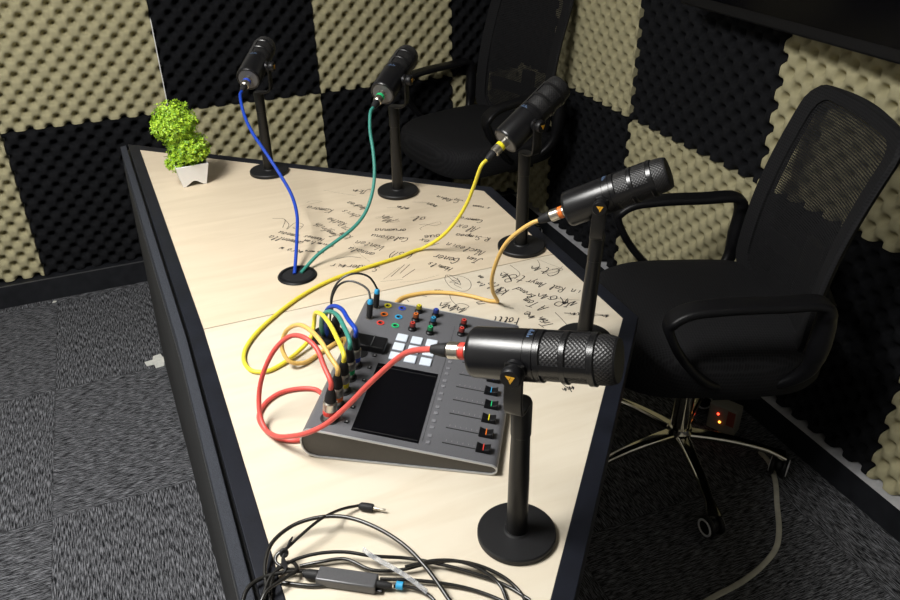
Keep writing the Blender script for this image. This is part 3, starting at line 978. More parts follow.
# ================================================================== MICROPHONES
D_BASE = .0500
def microphone(label, base, H, yaw, pitch, lean=(0, 0)):
    bx, by = base
    t = thing('desk_microphone', label, 'microphone', (bx, by, TZ), yaw, 'black microphones on round stands')
    # stand
    b = newbm(); lathe(b, [(0, .0003), (.0475, .0003), (.050, .0015), (.050, .0075), (.0485, .0092), (.017, .0105), (.0150, .0125), (0, .0125)], 64); obj('base', b, 'base_black', t)
    b = newbm(); lathe(b, [(.0133, .0115), (.0128, .10), (.0112, .17), (.0108, H - .068), (.0, H - .068)], 32); obj('pole', b, 'stand_black', t)
    b = newbm(); lathe(b, [(.0112, H - .112), (.0122, H - .111), (.0122, H - .066), (.0108, H - .062), (0, H - .062)], 32); obj('pole_collar', b, 'stand_black', t)
    # arm: from the collar a step out to the right side, then up to the pivot
    b = newbm()
    ap = smooth([(0, -.004, H - .064), (0, -.018, H - .063), (0, -.030, H - .058), (0, -.0345, H - .045), (0, -.0345, H - .02), (0, -.0345, H + .010)], 5)
    sweep(b, ap, (1, 0, 0), [(q[0], q[1]) for q in rrect(.0045, .0215, .4)])
    obj('mounting_arm', b, 'stand_black', t)
    # head: everything along the microphone axis, x forward
    d = Vector((math.cos(pitch), 0, math.sin(pitch)))
    o_ = Vector((0, 0, H))
    AX = axis_mtx(o_, d) @ Matrix.Scale(1.05, 4)
    RB = .0278
    r0 = -.0570
    L = .165
    b = newbm(); lathe(b, [(0, r0 + .001), (.0235, r0 + .001), (.0240, r0), (.0255, r0), (.0272, r0 + .0022), (RB, r0 + .005), (RB, r0 + .063), (RB - .0006, r0 + .0633), (RB - .0006, r0 + .0639), (RB, r0 + .0642), (RB, r0 + .0732), (RB - .0008, r0 + .0735), (RB - .0008, r0 + .0744), (RB, r0 + .0748), (RB, r0 + .0785), (RB - .001, r0 + .0795), (.0, r0 + .0795)], 64, AX)
    body = obj('body', b, 'mic_black', t)
    b = newbm(); lathe(b, [(0, 0), (.0232, 0), (.0232, .0012), (0, .0012)], 40, axis_mtx(o_ + d * (r0 * 1.05 + .0004), d), cap=False); part(obj('rear_plate', b, 'adapter_grey', body), 'grey rear plate around the cable socket')
    b = newbm(); lathe(b, [(.0256, r0 + .078), (.0258, r0 + .143), (.0250, r0 + .150), (.0235, r0 + .1545)], 64, AX, uv=True)
    obj('grille', b, 'knurl', t)
    b = newbm(); lathe(b, [(.0236, r0 + .1543), (.0225, r0 + .1565), (0, r0 + .158)], 48, AX); part(obj('front_cap', b, 'base_black', t), 'matt black front end')
    # cage with windows
    b = newbm()
    for z0, z1 in ((r0 + .0775, r0 + .0810), (r0 + .1005, r0 + .1075), (r0 + .1285, r0 + .1365)):
        lathe(b, [(.0250, z0), (.0266, z0), (.0277, z0 + .001), (.0277, z1 - .001), (.0266, z1), (.0250, z1)], 64, AX, cap=False)
    for k in range(3):
        a0 = 2 * PI * k / 3 + math.radians(60)
        for z0, z1 in ((r0 + .080, r0 + .1015), (r0 + .1065, r0 + .1295)):
            nseg = 6; hw = math.radians(13)
            inner = [(r_, a0 - hw + 2 * hw * q / nseg) for r_ in (.0250,) for q in range(nseg + 1)]
            prof = [(.0250 * math.cos(a), .0250 * math.sin(a)) for _, a in inner] + [(.0275 * math.cos(a), .0275 * math.sin(a)) for _, a in inner[::-1]]
            prism(b, prof, z0, z1, AX)
    obj('grille_cage', b, 'cage_black', t)
    # knob on the right-hand side
    KX = axis_mtx(o_ + Vector((0, -.0282, 0)), (0, -1, 0))
    b = newbm(); lathe(b, [(0, 0), (.0125, 0), (.0125, .0055), (.0105, .006), (.0105, .0080), (.0118, .0105), (.0118, .0185), (.0104, .0205), (0, .0208)], 32, KX)
    kb = obj('pivot_knob', b, 'plastic', t)
    b = newbm()
    mk = KX @ Matrix.Translation((0, 0, .0209))
    for poly in ([(-.0050, .0042), (.0012, .0042), (-.0010, -.0008)], [(.0016, .0042), (.0056, .0042), (.0008, -.0052), (-.0008, -.0014)]):
        prism(b, poly, 0, .0005, mk)
    part(obj('logo', b, 'gold', kb, smooth_=False), 'small gold logo')
    b = newbm()
    for k in range(5):
        a0 = math.radians(76 + k * 7)
        for dz_ in ((0, .004), (.0055, .008))[:1 + k % 2]:
            mm = AX @ Matrix.Rotation(a0, 4, 'Z') @ Matrix.Translation((RB + .0001, 0, r0 + .0655 + dz_[0] * .5))
            box(b, (0, 0, .0015), (.0004, .0018, .0028), mm)
    obj('body_print', b, 'bluemark', body)
    # a slightly leaning stand: everything above the base follows the pole
    lv = Matrix.Rotation(-yaw, 3, 'Z') @ Vector((lean[0], lean[1], 0))
    if lv.length > 0:
        todo = [q for q in t.children] + [q2 for q in t.children for q2 in q.children]
        for q in todo:
            for v in q.data.vertices:
                v.co += lv * (max(0.0, v.co.z - .0126) / H)
    o_ = o_ + lv
    R = Matrix.Translation((bx, by, TZ)) @ Matrix.Rotation(yaw, 4, 'Z')
    return (R @ (o_ + d * r0 * 1.05)), (R.to_3x3() @ d)

rad = math.radians
MICS = {}
MICS['blue'] = microphone('black microphone beside the potted plant with a blue cable', (.303, 1.991), .276, rad(61.1), rad(15.5))
MICS['teal'] = microphone('black microphone at the far table edge with a green cable', (.567, 1.727), .280, rad(46.8), rad(18.5))
MICS['yellow'] = microphone('tilted black microphone with a bright yellow cable in front of the corner chair', (.708, 1.337), .278, rad(13.9), rad(30.6))
MICS['orange'] = microphone('black microphone with an orange-ringed plug beside the nearest chair', (.645, .974), .274, rad(-38), rad(27.8), (.010, -.0045))
MICS['red'] = microphone('largest, nearest black microphone hanging over the mixer with a red-ringed plug', (.341, .628), .279, rad(-45), rad(10.3))

# ------------------------------------------------------------------ XLR cables
def connector(parent, tip, d, colour, ringcol):
    """plug whose tip is at tip, running back along d"""
    X = axis_mtx(tip, d)
    b = newbm(); lathe(b, [(0, -.001), (.0090, -.001), (.0090, .0165), (.0100, .0172), (.0100, .0300), (.0082, .0320), (0, .0320)], 28, X)
    c_ = part(obj('connector', b, 'silver', parent), 'silver metal plug')
    b = newbm(); lathe(b, [(.0089, .0088), (.0100, .0093), (.0100, .0158), (.0089, .0163)], 28, X, cap=False); part(obj('colour_ring', b, ringcol, c_), 'coloured identification ring')
    b = newbm(); lathe(b, [(.0080, .0320), (.0086, .0330), (.0082, .038), (.0066, .047), (.0050, .053), (0, .053)], 24, X); part(obj('strain_relief', b, 'rubber', c_), 'black rubber boot')
    return Vector(tip) + Vector(d).normalized() * .052

def clampz(P, r, zmin=TZ):
    for p in P:
        if zmin - .02 < p.z < zmin + r + .0007:
            p.z = zmin + r + .0007
    return P

def cord(parent, items, r, m, name='cord', clamp=True):
    P = smooth(path(items), 6)
    if clamp:
        clampz(P, r)
    b = newbm(); tube(b, P, r, 10)
    return obj(name, b, m, parent)

CR = .0037
def mic_cable(label, key, m, ringcol, vi, mic_items, mix_items):
    t = thing('microphone_cable', label, 'cable', (0, 0, 0), 0, 'coloured microphone cables')
    rear, d = MICS[key]
    e1 = connector(t, rear, -d, m, ringcol)
    e1b = e1 - d * .014
    u_, v_ = .034, .0233 + .0333 * vi
    base = MXM @ mpos(u_, v_, .0015)
    nrm = (MXM.to_3x3() @ (mtilt.to_3x3() @ Vector((0, 0, 1)))).normalized()
    e2 = connector(t, base, nrm, m, ringcol)
    e2b = e2 + nrm * .012
    return t, ('w', *e1), ('w', *e1b), ('w', *e2), ('w', *e2b)

def setorigin(t):
    # move the empty to the lowest connector so that it stands at the thing
    pass

# red: the coil tucks under the rounded rear edge of the mixer
TUCK = [('w', *(MXM @ Vector((-.001, v_, .0044)))) for v_ in (.10, .075, .05)]
t, a1, a2, p1, p2 = mic_cable('salmon red cable looping from the nearest microphone to the first mixer socket', 'red', 'red', 'ring_red', 0, None, None)
cord(t, [a1, (412, 351), (398, 358), (370, 383), (345, 408, .880), (326, 424, .852), (310, 432, .836), (293, 436, .812), (276, 436, .788), (263, 427, .7745), (259, 415, .773), (267, 402, .7725), (281, 393, .7725), (300, 389, .7725), (316, 390, .7725), ('w', *(MXM @ Vector((-.012, .128, .0044)))),
         *TUCK, ('w', *(MXM @ Vector((-.009, .030, .0044)))), (298, 440.5, .7726), (286, 440, .773), (270, 434, .775), (261, 419, .785), (259, 396, .812), (264, 371, .852), (276, 348, .888), (291, 336, .910), (305, 338, .918), (317, 349, .912), (324, 366, .897), p2, p1], CR, 'red')
# orange
t, a1, a2, p1, p2 = mic_cable('pale orange cable resting on the signatures and passing behind the mixer', 'orange', 'orange', 'ring_orange', 1, None, None)
cord(t, [a1, a2, (509, 240), (498, 258), (492, 278), (493, 292), (497, 302, .7726), (489, 301, .7726), (470, 296, .773), (450, 293, .773), (430, 292.5, .773), (412, 295, .773), (400, 299, .773), ('w', *(MXM @ Vector((.030, .374, .0044)))), ('w', *(MXM @ Vector((-.002, .366, .0044)))), ('w', *(MXM @ Vector((-.010, .335, .0044)))), ('w', *(MXM @ Vector((-.010, .290, .0044)))),
         ('w', *(MXM @ Vector((-.016, .255, .0044)))), (345, 339, .7726), (322, 352, .7726), (303, 363, .776), (289, 361, .787), (282, 348, .805), (285, 333, .833), (297, 325, .868), (310, 330, .89), (322, 343, .899), (330, 357, .892), p2, p1], CR, 'orange')
# yellow
t, a1, a2, p1, p2 = mic_cable('bright yellow cable sweeping across the signatures in a wide loop', 'yellow', 'yellow', 'ring_yellow', 2, None, None)
cord(t, [a1, a2, (475, 183), (467, 203), (456, 221), (441, 237), (421, 249, .7735), (400, 257, .7726), (375, 265, .7726), (350, 273, .7726), (325, 283, .7726), (300, 297, .7726), (275, 316, .7726), (255, 335, .7726), (244.5, 352, .7726), (245, 364, .7726), (253, 371.5, .7726), (267, 371.5, .7726), (285, 362, .774), (300, 350, .778),
         (311, 337, .787), (314, 324, .805), (315, 314, .828), (321, 314, .852), (329, 323, .874), (336, 336, .884), p2, p1], CR, 'yellow')
# teal
t, a1, a2, p1, p2 = mic_cable('green cable hanging from a far microphone into the round grommet', 'teal', 'teal', 'ring_green', 3, None, None)
gc = at(297.5, 276, TZ)
cord(t, [a1, a2, (370, 130), (373, 150), (374.5, 173), (372, 194), (364.5, 214), (352, 229), (335, 242), (318, 254.5), (307, 266), (301, 273, .773)], CR, 'teal', clamp=False)
cord(t, [p1, p2, (343, 325), (337, 315), (329, 311.5), (322.5, 316), (321, 326, .812), (323, 334, .773)], CR, 'teal', clamp=False)
# blue
t, a1, a2, p1, p2 = mic_cable('blue cable hanging from the microphone beside the plant into the grommet', 'blue', 'blue', 'ring_blue', 4, None, None)
cord(t, [a1, a2, (244, 114), (252, 132), (264, 150), (281, 176), (292, 196), (297, 215), (297, 235), (296, 255), (294.5, 274, .773)], CR, 'blue', clamp=False)
cord(t, [p1, p2, (348, 319), (342, 309.5), (334, 306), (327, 310), (325, 322, .822), (328, 336, .773)], CR, 'blue', clamp=False)

# ------------------------------------------------------------------ headphone-type leads into the mixer
def lead(label, u_, v_, items):
    t = thing('audio_lead', label, 'cable', (0, 0, 0), 0, 'thin black leads with blue collars')
    base = MXM @ mpos(u_, v_, .0018)
    nrm = (MXM.to_3x3() @ (mtilt.to_3x3() @ Vector((0, 0, 1)))).normalized()
    X = axis_mtx(base, nrm)
    b = newbm(); lathe(b, [(.0042, 0), (.0042, .003), (.0052, .0035), (.0052, .028), (.0045, .029), (0, .029)], 24, X); pl = obj('jack_plug', b, 'rubber', t)
    b = newbm(); lathe(b, [(.0046, .028), (.0050, .0285), (.0046, .0345), (.0025, .037), (0, .037)], 24, X); part(obj('collar', b, 'cyan', pl), 'blue collar on the plug')
    top = base + nrm * .036
    cord(t, [('w', *top)] + items, .0019, 'cable_black', clamp=False)
    last = path(items)[-1]
    b = newbm(); lathe(b, [(.0075, .0), (.0075, .018), (.0055, .030), (.0025, .034), (0, .034)], 20, Matrix.Translation((last.x, last.y, TZ + .0035))); obj('cable_boot', b, 'rubber', t)
lead('thin black lead with a blue collar in the nearer output socket of the mixer', .0248, .2925, [(368, 290), (360, 284), (349, 281), (339, 285), (333, 295), (331, 306, .835), (330, 322, .804)])
lead('thin black lead with a blue collar in the farther output socket of the mixer', .0278, .3285, [(374, 283), (369, 277), (359, 273.5), (348, 275), (339, 281), (333, 291), (331, 302, .84), (335, 318, .804)])

# ------------------------------------------------------------------ black cables and adapter in the foreground
def fcable(label, items, r=.0022, name='black_cable'):
    o = cord(None, items, r, 'cable_black', name)
    return tag(o, label, 'cable', 'black cables bundled at the near table edge')
z1 = TZ + .003
fcable('black cable arching high over the bundle from the left table edge to the right', [(262, 612, z1), (266, 590, z1 + .004), (265, 565, z1 + .008), (272, 543, z1 + .012), (292, 526, z1 + .016), (318, 517.5, z1 + .02), (345, 517, z1 + .022), (375, 527, z1 + .022), (404, 545, z1 + .018), (428, 570, z1 + .014), (452, 604, z1 + .01)], .0026)
fcable('black cable curving low behind the grey adapter box', [(262, 598, z1 + .004), (272, 575, z1 + .008), (292, 561, z1 + .010), (318, 553.5, z1 + .012), (345, 552, z1 + .012), (372, 556, z1 + .010), (405, 558, z1 + .006), (430, 562, z1 + .006), (470, 572, z1 + .004), (505, 585, z1), (530, 600, z1)])
fcable('black cable rising from the adapter into a wide arc beside the microphone base', [(300, 566, z1), (320, 562, z1 + .004), (345, 559, z1 + .006), (372, 570, z1 + .004), (400, 570, z1 + .004), (430, 563, z1 + .008), (455, 561, z1 + .01), (480, 566, z1 + .008), (505, 578, z1 + .004), (520, 592, z1), (528, 606, z1)])
fcable('black cable branching down between the arcs near the bottom edge', [(405, 567, z1 + .010), (435, 560.5, z1 + .012), (462, 562, z1 + .012), (485, 572, z1 + .008), (500, 585, z1 + .003), (508, 604, z1)])
fcable('black cable hanging over the left table edge under the bundle', [(240, 612, TZ + .006), (248, 588, TZ + .010), (262, 578, TZ + .010), (285, 572, TZ + .010), (310, 571, TZ + .008)], .0026)
fcable('second black cable crossing the left table edge at the bottom', [(258, 612, TZ + .008), (266, 592, TZ + .014), (282, 580, TZ + .014), (297, 570, TZ + .012), (292, 562, TZ + .010), (280, 566, TZ + .010), (272, 580, TZ + .008), (270, 606, TZ + .006)], .0024)
fcable('black cable running from the bundle beneath the adapter box', [(278, 582, z1), (292, 584, z1), (312, 586, z1), (335, 585, z1), (360, 588, z1), (382, 592, z1)], .0026)
fcable('black cable leaving the adapter towards the bottom edge past the clear tag', [(380, 579, z1 + .004), (410, 580, z1 + .004), (440, 583, z1 + .003), (470, 589, z1 + .001), (500, 600, z1), (520, 612, z1)])
# adapter cable with box and jack
t = thing('audio_adapter_cable', 'black adapter cable with a grey rectangular box and silver jack plug', 'adapter cable', (0, 0, 0))
A_ = at(318, 575.5, TZ + .008); B_ = at(377, 584, TZ + .008)
dx = (B_ - A_)
ang = math.atan2(dx.y, dx.x)
mm = Matrix.Translation((A_ + B_) / 2) @ Matrix.Rotation(ang, 4, 'Z')
b = newbm(); box(b, (0, 0, 0), (dx.length, .021, .013), mm); obj('adapter_box', b, 'adapter_grey', t, bevel=.002)
b = newbm(); lathe(b, [(.0065, 0), (.0062, .012), (.004, .018), (0, .018)], 20, axis_mtx(A_, A_ - B_)); obj('strain_relief', b, 'rubber', t)
b = newbm(); lathe(b, [(.0050, 0), (.0046, .012), (.003, .018), (0, .018)], 20, axis_mtx(B_, B_ - A_)); obj('strain_relief', b, 'rubber', t)
dn = (B_ - A_).normalized()
s0 = B_ + dn * .02
cord(t, [('w', *s0), (405, 586.5, TZ + .007), (420, 590, TZ + .006), (433, 599, TZ + .004), (440, 610, TZ + .004)], .0022, 'cable_black')
b = newbm(); lathe(b, [(.0030, 0), (.0048, .0005), (.0048, .0085), (.0030, .009)], 20, axis_mtx(at(396, 585, TZ + .0075), dn), cap=False); part(obj('blue_band', b, 'cyan', t), 'bright blue band')
e0 = A_ - dn * .017
cord(t, [('w', *e0), (300, 571, TZ + .008), (288, 569, TZ + .010), (276, 562, TZ + .013), (277, 555, TZ + .016), (287, 548, TZ + .020), (300, 536, TZ + .024), (318, 521, TZ + .027), (330, 514, TZ + .022), (344, 508.5, TZ + .012), (359, 505.5, TZ + .006)], .0020, 'cable_black')
j0 = at(359, 505.8, TZ + .006); j1 = at(376, 508.5, TZ + .006); jd = (j1 - j0).normalized()
b = newbm(); lathe(b, [(0, 0), (.003, 0), (.0052, .003), (.0056, .008), (.0056, .016), (.0050, .0195), (0, .0200)], 24, axis_mtx(j0, jd)); pl = obj('jack_grip', b, 'rubber', t)
b = newbm(); lathe(b, [(.0024, .0198), (.0024, .0245), (.0017, .0247), (.0017, .0285), (.0013, .0288), (.0017, .0292), (.0017, .0325), (.0013, .0328), (.0017, .0332), (.0014, .0365), (0, .0375)], 16, axis_mtx(j0, jd)); part(obj('jack_tip', b, 'silver', pl), 'silver jack tip')
# cable tie
t = thing('cable_tie', 'black hook tie wrapped round the cable bundle at left', 'cable tie', (0, 0, 0))
P = path([(291, 539, TZ + .024), (288, 546, TZ + .025), (284, 553, TZ + .024), (283, 560, TZ + .020), (286, 568, TZ + .014), (284, 573, TZ + .012)])
b = newbm(); sweep(b, smooth(P, 5), (0.8, .5, .3), rrect(.0022, .007, .4)); obj('strap', b, 'rubber', t)
b = newbm()
kc = P[2]
pts = [kc + Vector((math.cos(a) * .0035, math.sin(a) * .002, math.sin(a) * .0035)) for a in [2 * PI * k / 16 for k in range(16)]]
tube(b, pts, .0022, 8, closed=True); obj('knot', b, 'rubber', t)
# clear tag
Pq = smooth(path([(363, 549, TZ + .022), (372, 556, TZ + .022), (395, 569, TZ + .018), (413, 581, TZ + .014), (427, 592, TZ + .010)]), 4)
b = newbm(); sweep(b, Pq, (0.6, .8, 0), rrect(.0008, .007, .4)); tag(obj('plastic_tag', b, 'clear', None), 'clear plastic tag strip lying across the black cables', 'plastic strip')

# ================================================================== THE PLANT
pc = (.110, 2.010)
t = thing('potted_plant', 'small bright green topiary plant in a white square pot', 'potted plant', (pc[0], pc[1], TZ), rad(4))
def sq(hw, z, wob=0):
    return [(-hw, -hw, z), (hw, -hw, z), (hw, hw, z), (-hw, hw, z)]
b = newbm()
hT, hB, ht = .0400, .0290, .056
# four tapered walls whose lower rim is cut in a wave between four feet
nn_ = 16
def wall_pts(side):
    top, bot = [], []
    for k in range(nn_ + 1):
        s = -1 + 2 * k / nn_
        a = abs(s)
        lift = 0.0 if a > .72 else .011 * (math.cos((a / .72) * PI) * .5 + .5) + (.003 if a < .72 else 0)
        zt = ht
        bot.append((s, lift)); top.append((s, zt))
    return top, bot
R4 = [Matrix.Rotation(PI / 2 * q, 4, 'Z') for q in range(4)]
for q in range(4):
    top, bot = wall_pts(q)
    for k in range(nn_):
        vs = []
        for (s, z), off in (((bot[k]), 0), ((bot[k + 1]), 0), ((top[k + 1]), 0), ((top[k]), 0)):
            hw = hB + (hT - hB) * z / ht
            vs.append(b.verts.new(R4[q] @ Vector((s * hw, -hw, z + .0005))))
        b.faces.new(vs)
bmesh.ops.remove_doubles(b, verts=b.verts, dist=1e-5)
pot = obj('pot', b, 'white', t, smooth_=False)
so = pot.modifiers.new('thick', 'SOLIDIFY'); so.thickness = .003; so.offset = -1
b = newbm(); box(b, (0, 0, .047), (.070, .070, .006)); obj('soil', b, 'soil', t)
b = newbm(); tube(b, [(0, 0, .045), (-.004, 0, .08), (-.012, .004, .12), (-.016, .004, .16)], .003, 8); obj('stem', b, 'stem', t)
rnd = random.Random(5)
b = newbm()
def leafball(c, R, n, sq_=1.0):
    for _ in range(n):
        th = rnd.uniform(0, 2 * PI); cz = rnd.uniform(-1, 1); rr = R * rnd.uniform(.74, 1.12)
        sxy = math.sqrt(1 - cz * cz)
        d = Vector((sxy * math.cos(th), sxy * math.sin(th), cz))
        p = Vector(c) + Vector((d.x * rr, d.y * rr, d.z * rr * sq_))
        nrm = (d + Vector((rnd.uniform(-.7, .7), rnd.uniform(-.7, .7), rnd.uniform(-.3, .9)))).normalized()
        x = nrm.orthogonal().normalized(); y = nrm.cross(x)
        rot = rnd.uniform(0, 2 * PI)
        L = rnd.uniform(.0042, .0070)
        for q in range(4):       # a rosette of four small leaves
            a = rot + q * PI / 2 + rnd.uniform(-.2, .2)
            e = x * math.cos(a) + y * math.sin(a); f = nrm.cross(e)
            vs = [b.verts.new(p), b.verts.new(p + e * L * .6 + f * L * .36 + nrm * L * .15), b.verts.new(p + e * L * 1.15 + nrm * L * .45), b.verts.new(p + e * L * .6 - f * L * .36 + nrm * L * .15)]
            b.faces.new(vs)
leafball((-.019, .004, .156), .0520, 700, .98)
leafball((-.016, .004, .152), .040, 300)
leafball((.004, -.004, .092), .047, 600, .86)
leafball((.008, -.004, .086), .034, 200, .8)
leafball((-.036, -.012, .062), .022, 130, .8)
leafball((.030, .0, .074), .020, 90, .8)
obj('foliage', b, 'leaf', t, smooth_=False)
b = newbm()
for _ in range(40):
    th = rnd.uniform(0, 2 * PI); cz = rnd.uniform(-1, 1); s_ = math.sqrt(1 - cz * cz)
    tube(b, [(-.014, .004, .12 if _ % 2 else .075), (-.015 + .045 * s_ * math.cos(th), .004 + .045 * s_ * math.sin(th), (.150 if _ % 2 else .086) + .04 * cz)], .0007, 4)
obj('twigs', b, 'stem', t)

# ================================================================== OFFICE CHAIRS
def cushion(bm, lx, ly, prof, n=72, e=4.0, crown=0.0, fr=0.0, uv=True):
    """stacked superellipse outlines; prof = [(scale inset, z)]"""
    def outline(ins):
        o_ = []
        for k in range(n):
            a = 2 * PI * k / n
            c, s = math.cos(a), math.sin(a)
            o_.append((math.copysign(abs(c) ** (2 / e), c) * (lx / 2 - ins), math.copysign(abs(s) ** (2 / e), s) * (ly / 2 - ins)))
        return o_
    rings = []
    for ins, z in prof:
        rings.append([bm.verts.new((x, y, z - fr * max(0, x / (lx / 2)) ** 3)) for x, y in outline(ins)])
    for i in range(len(rings) - 1):
        for k in range(n):
            bm.faces.new((rings[i][k], rings[i][(k + 1) % n], rings[i + 1][(k + 1) % n], rings[i + 1][k]))
    for ring_, z, sgn in ((rings[-1], prof[-1][1], 1), (rings[0], prof[0][1], -1)):
        prev = ring_
        for s in (.75, .5, .25):
            cur = [bm.verts.new((v.co.x * s, v.co.y * s, z + sgn * crown * (1 - s) - fr * max(0, v.co.x * s / (lx / 2)) ** 3)) for v in ring_]
            for k in range(n):
                bm.faces.new((prev[k], prev[(k + 1) % n], cur[(k + 1) % n], cur[k]))
            prev = cur
        bm.faces.new(prev)
    if uv:
        l = bm.loops.layers.uv.verify()
        for f in bm.faces:
            for lp in f.loops:
                lp[l].uv = (lp.vert.co.x + .3 * lp.vert.co.z, lp.vert.co.y + .7 * lp.vert.co.z)

def make_chair(label, loc, rot, lift=0.0):
    t = thing('office_chair', label, 'chair', loc, rot, 'black mesh office chairs')
    L = lift
    # five-star base
    b = newbm(); lathe(b, [(0, .075), (.034, .075), (.036, .082), (.036, .105), (.030, .125), (0, .125)], 32); part(obj('hub', b, 'chrome', t), 'chrome hub of the base')
    for k in range(5):
        a = rad(22 + 72 * k)
        c, s = math.cos(a), math.sin(a)
        P = [Vector((c * r_, s * r_, z)) for r_, z in ((.022, .100), (.08, .100), (.16, .094), (.235, .080), (.283, .066))]
        b = newbm()
        def sec(tt):
            wdt = .040 - .022 * tt + .022 * max(0, tt - .75) * 4
            hgt = .024 - .010 * tt
            return rrect(hgt, wdt, .42)
        sweep(b, smooth(P, 4), (-s, c, 0), sec)
        part(obj('leg', b, 'chrome', t), 'chrome star leg')
        cc = Vector((c * .275, s * .275, 0))
        ta = a + 1.0 + k * .9
        b = newbm(); lathe(b, [(0, .028), (.006, .028), (.006, .062), (0, .062)], 12, Matrix.Translation(cc))
        dv = Vector((math.cos(ta), math.sin(ta), 0))
        lathe(b, [(0, -.008), (.019, -.008), (.021, -.004), (.021, .004), (.019, .008), (0, .008)], 24, axis_mtx(cc + Vector((0, 0, .034)), dv))
        ct = obj('caster', b, 'plastic', t)
        for sg_ in (-1, 1):
            b = newbm(); lathe(b, [(0, -.0065), (.026, -.0065), (.0300, -.003), (.0300, .003), (.026, .0065), (0, .0065)], 28, axis_mtx(cc + dv * (.0150 * sg_) + Vector((0, 0, .0306)), dv)); obj('wheel', b, 'plastic', ct)
            b = newbm(); lathe(b, [(.0185, .0060), (.0185, .0082), (.0240, .0082), (.0240, .0060)], 28, axis_mtx(cc + dv * (.0150 * sg_) + Vector((0, 0, .0306)), dv * sg_), cap=False); part(obj('wheel_ring', b, 'white', ct), 'pale ring on the wheel')
    b = newbm(); lathe(b, [(0, .12), (.026, .12), (.026, .24 + L), (.022, .245 + L), (0, .245 + L)], 28); part(obj('column_sleeve', b, 'chrome', t), 'chrome column sleeve')
    b = newbm(); lathe(b, [(0, .24 + L), (.014, .24 + L), (.014, .37 + L), (0, .37 + L)], 20); obj('gas_column', b, 'plastic', t)
    b = newbm(); box(b, (0, 0, .387 + L), (.20, .15, .045)); obj('tilt_mechanism', b, 'plastic', t, bevel=.006)
    b = newbm(); tube(b, [(.02, -.07, .375 + L), (.02, -.16, .37 + L), (.03, -.21, .365 + L)], .005, 8); obj('height_lever', b, 'plastic', t)
    # seat
    b = newbm(); cushion(b, .525, .515, [(.03, .408 + L), (.008, .413 + L), (.0, .430 + L), (.0, .482 + L), (.006, .499 + L), (.022, .512 + L), (.05, .518 + L)], e=3.6, crown=.004, fr=.010)
    obj('seat', b, 'seat_fabric', t)
    # arms: closed loops either side
    for sg_ in (-1, 1):
        y = .275 * sg_
        loop = [(-.155, y, .675 + L), (-.06, y, .676 + L), (.06, y, .672 + L), (.135, y, .660 + L), (.165, y, .632 + L), (.152, y, .590 + L), (.115, y * .99, .530 + L), (.070, y * .97, .480 + L), (.030, y * .90, .450 + L),
                (-.02, y * .82, .437 + L), (-.08, y * .82, .437 + L), (-.120, y * .90, .452 + L), (-.158, y * .98, .500 + L), (-.168, y, .570 + L), (-.168, y, .645 + L)]
        P = smooth(loop, 5, closed=True)
        n_ = len(P)
        def sec(tt):
            # wide on top, slimmer round the sides
            k = (tt * 15) % 15
            top_ = 1.0 if (k < 4 or k > 14) else (.55 if 5.5 < k < 12.5 else .8)
            rear = max(0.0, 1 - abs(k - 13) / 2.4)
            return rrect(.020 + .026 * rear, .052 * top_, .42)
        b = newbm(); sweep(b, P, (0, 1, 0), sec, closed=True)
        obj('armrest', b, 'plastic', t)
        b = newbm(); box(b, (-.03, .175 * sg_, .405 + L), (.11, .13, .012)); obj('arm_bracket', b, 'plastic', t)
    # back
    def bx(v):     # v 0..1 bottom to top
        z = .490 + v * (1.008 - .490)
        x = -.172 - .105 * v + .028 * math.sin(v * PI)
        return x, z + L
    def bw(v):
        return .226 - .010 * v
    def bp(u, v):  # u -1..1
        x, z = bx(v)
        x -= .030 * (1 - u * u) - .012
        return Vector((x, u * bw(v), z - .010 * u * u * v))
    # outline with rounded corners in (u,v)
    outl = []
    for k in range(96):
        a = 2 * PI * k / 96
        c, s = math.cos(a), math.sin(a)
        outl.append((c, s))
    rr_ = []
    for cx, cy, a0 in ((1 - .2, 1 - .085, 0), (-1 + .2, 1 - .085, PI / 2), (-1 + .3, .12, PI), (1 - .3, .12, 3 * PI / 2)):
        ru, rv = (.2, .085) if cy > .5 else (.3, .12)
        for k in range(7):
            a = a0 + PI / 2 * k / 6
            rr_.append((cx + ru * math.cos(a), cy + rv * math.sin(a)))
    # resample the outline to 96 points
    seg = [(rr_[i], rr_[(i + 1) % len(rr_)]) for i in range(len(rr_))]
    ln = [math.hypot(q[0] - p[0], 2 * (q[1] - p[1])) for p, q in seg]
    tot = sum(ln)
    outl = []
    for k in range(96):
        dd = tot * k / 96
        i = 0
        while dd > ln[i]:
            dd -= ln[i]; i += 1
        f_ = dd / ln[i]
        (p0, p1), (q0, q1) = seg[i]
        outl.append((p0 + (q0 - p0) * f_, p1 + (q1 - p1) * f_))
    b = newbm()
    uvl = b.loops.layers.uv.verify()
    rings = []
    for s in (.97, .8, .6, .4, .2):
        rings.append([b.verts.new(bp(u * s, (v - .5) * s + .5)) for u, v in outl])
    for i in range(4):
        for k in range(96):
            b.faces.new((rings[i][k], rings[i][(k + 1) % 96], rings[i + 1][(k + 1) % 96], rings[i + 1][k]))
    b.faces.new(rings[4])
    for f in b.faces:
        for lp in f.loops:
            lp[uvl].uv = (lp.vert.co.y, lp.vert.co.z)
    part(obj('back_mesh', b, 'back_mesh', t), 'see-through black mesh')
    b = newbm()
    front, backr = [], []
    P = [bp(u, v) for u, v in outl]
    Pi = [bp(u * .80, (v - .5) * .91 + .5) for u, v in outl]
    ra = [b.verts.new(p + Vector((.008, 0, 0))) for p in P]; rb = [b.verts.new(p + Vector((-.012, 0, 0))) for p in P]
    ia = [b.verts.new(p + Vector((.006, 0, 0))) for p in Pi]; ib = [b.verts.new(p + Vector((-.010, 0, 0))) for p in Pi]
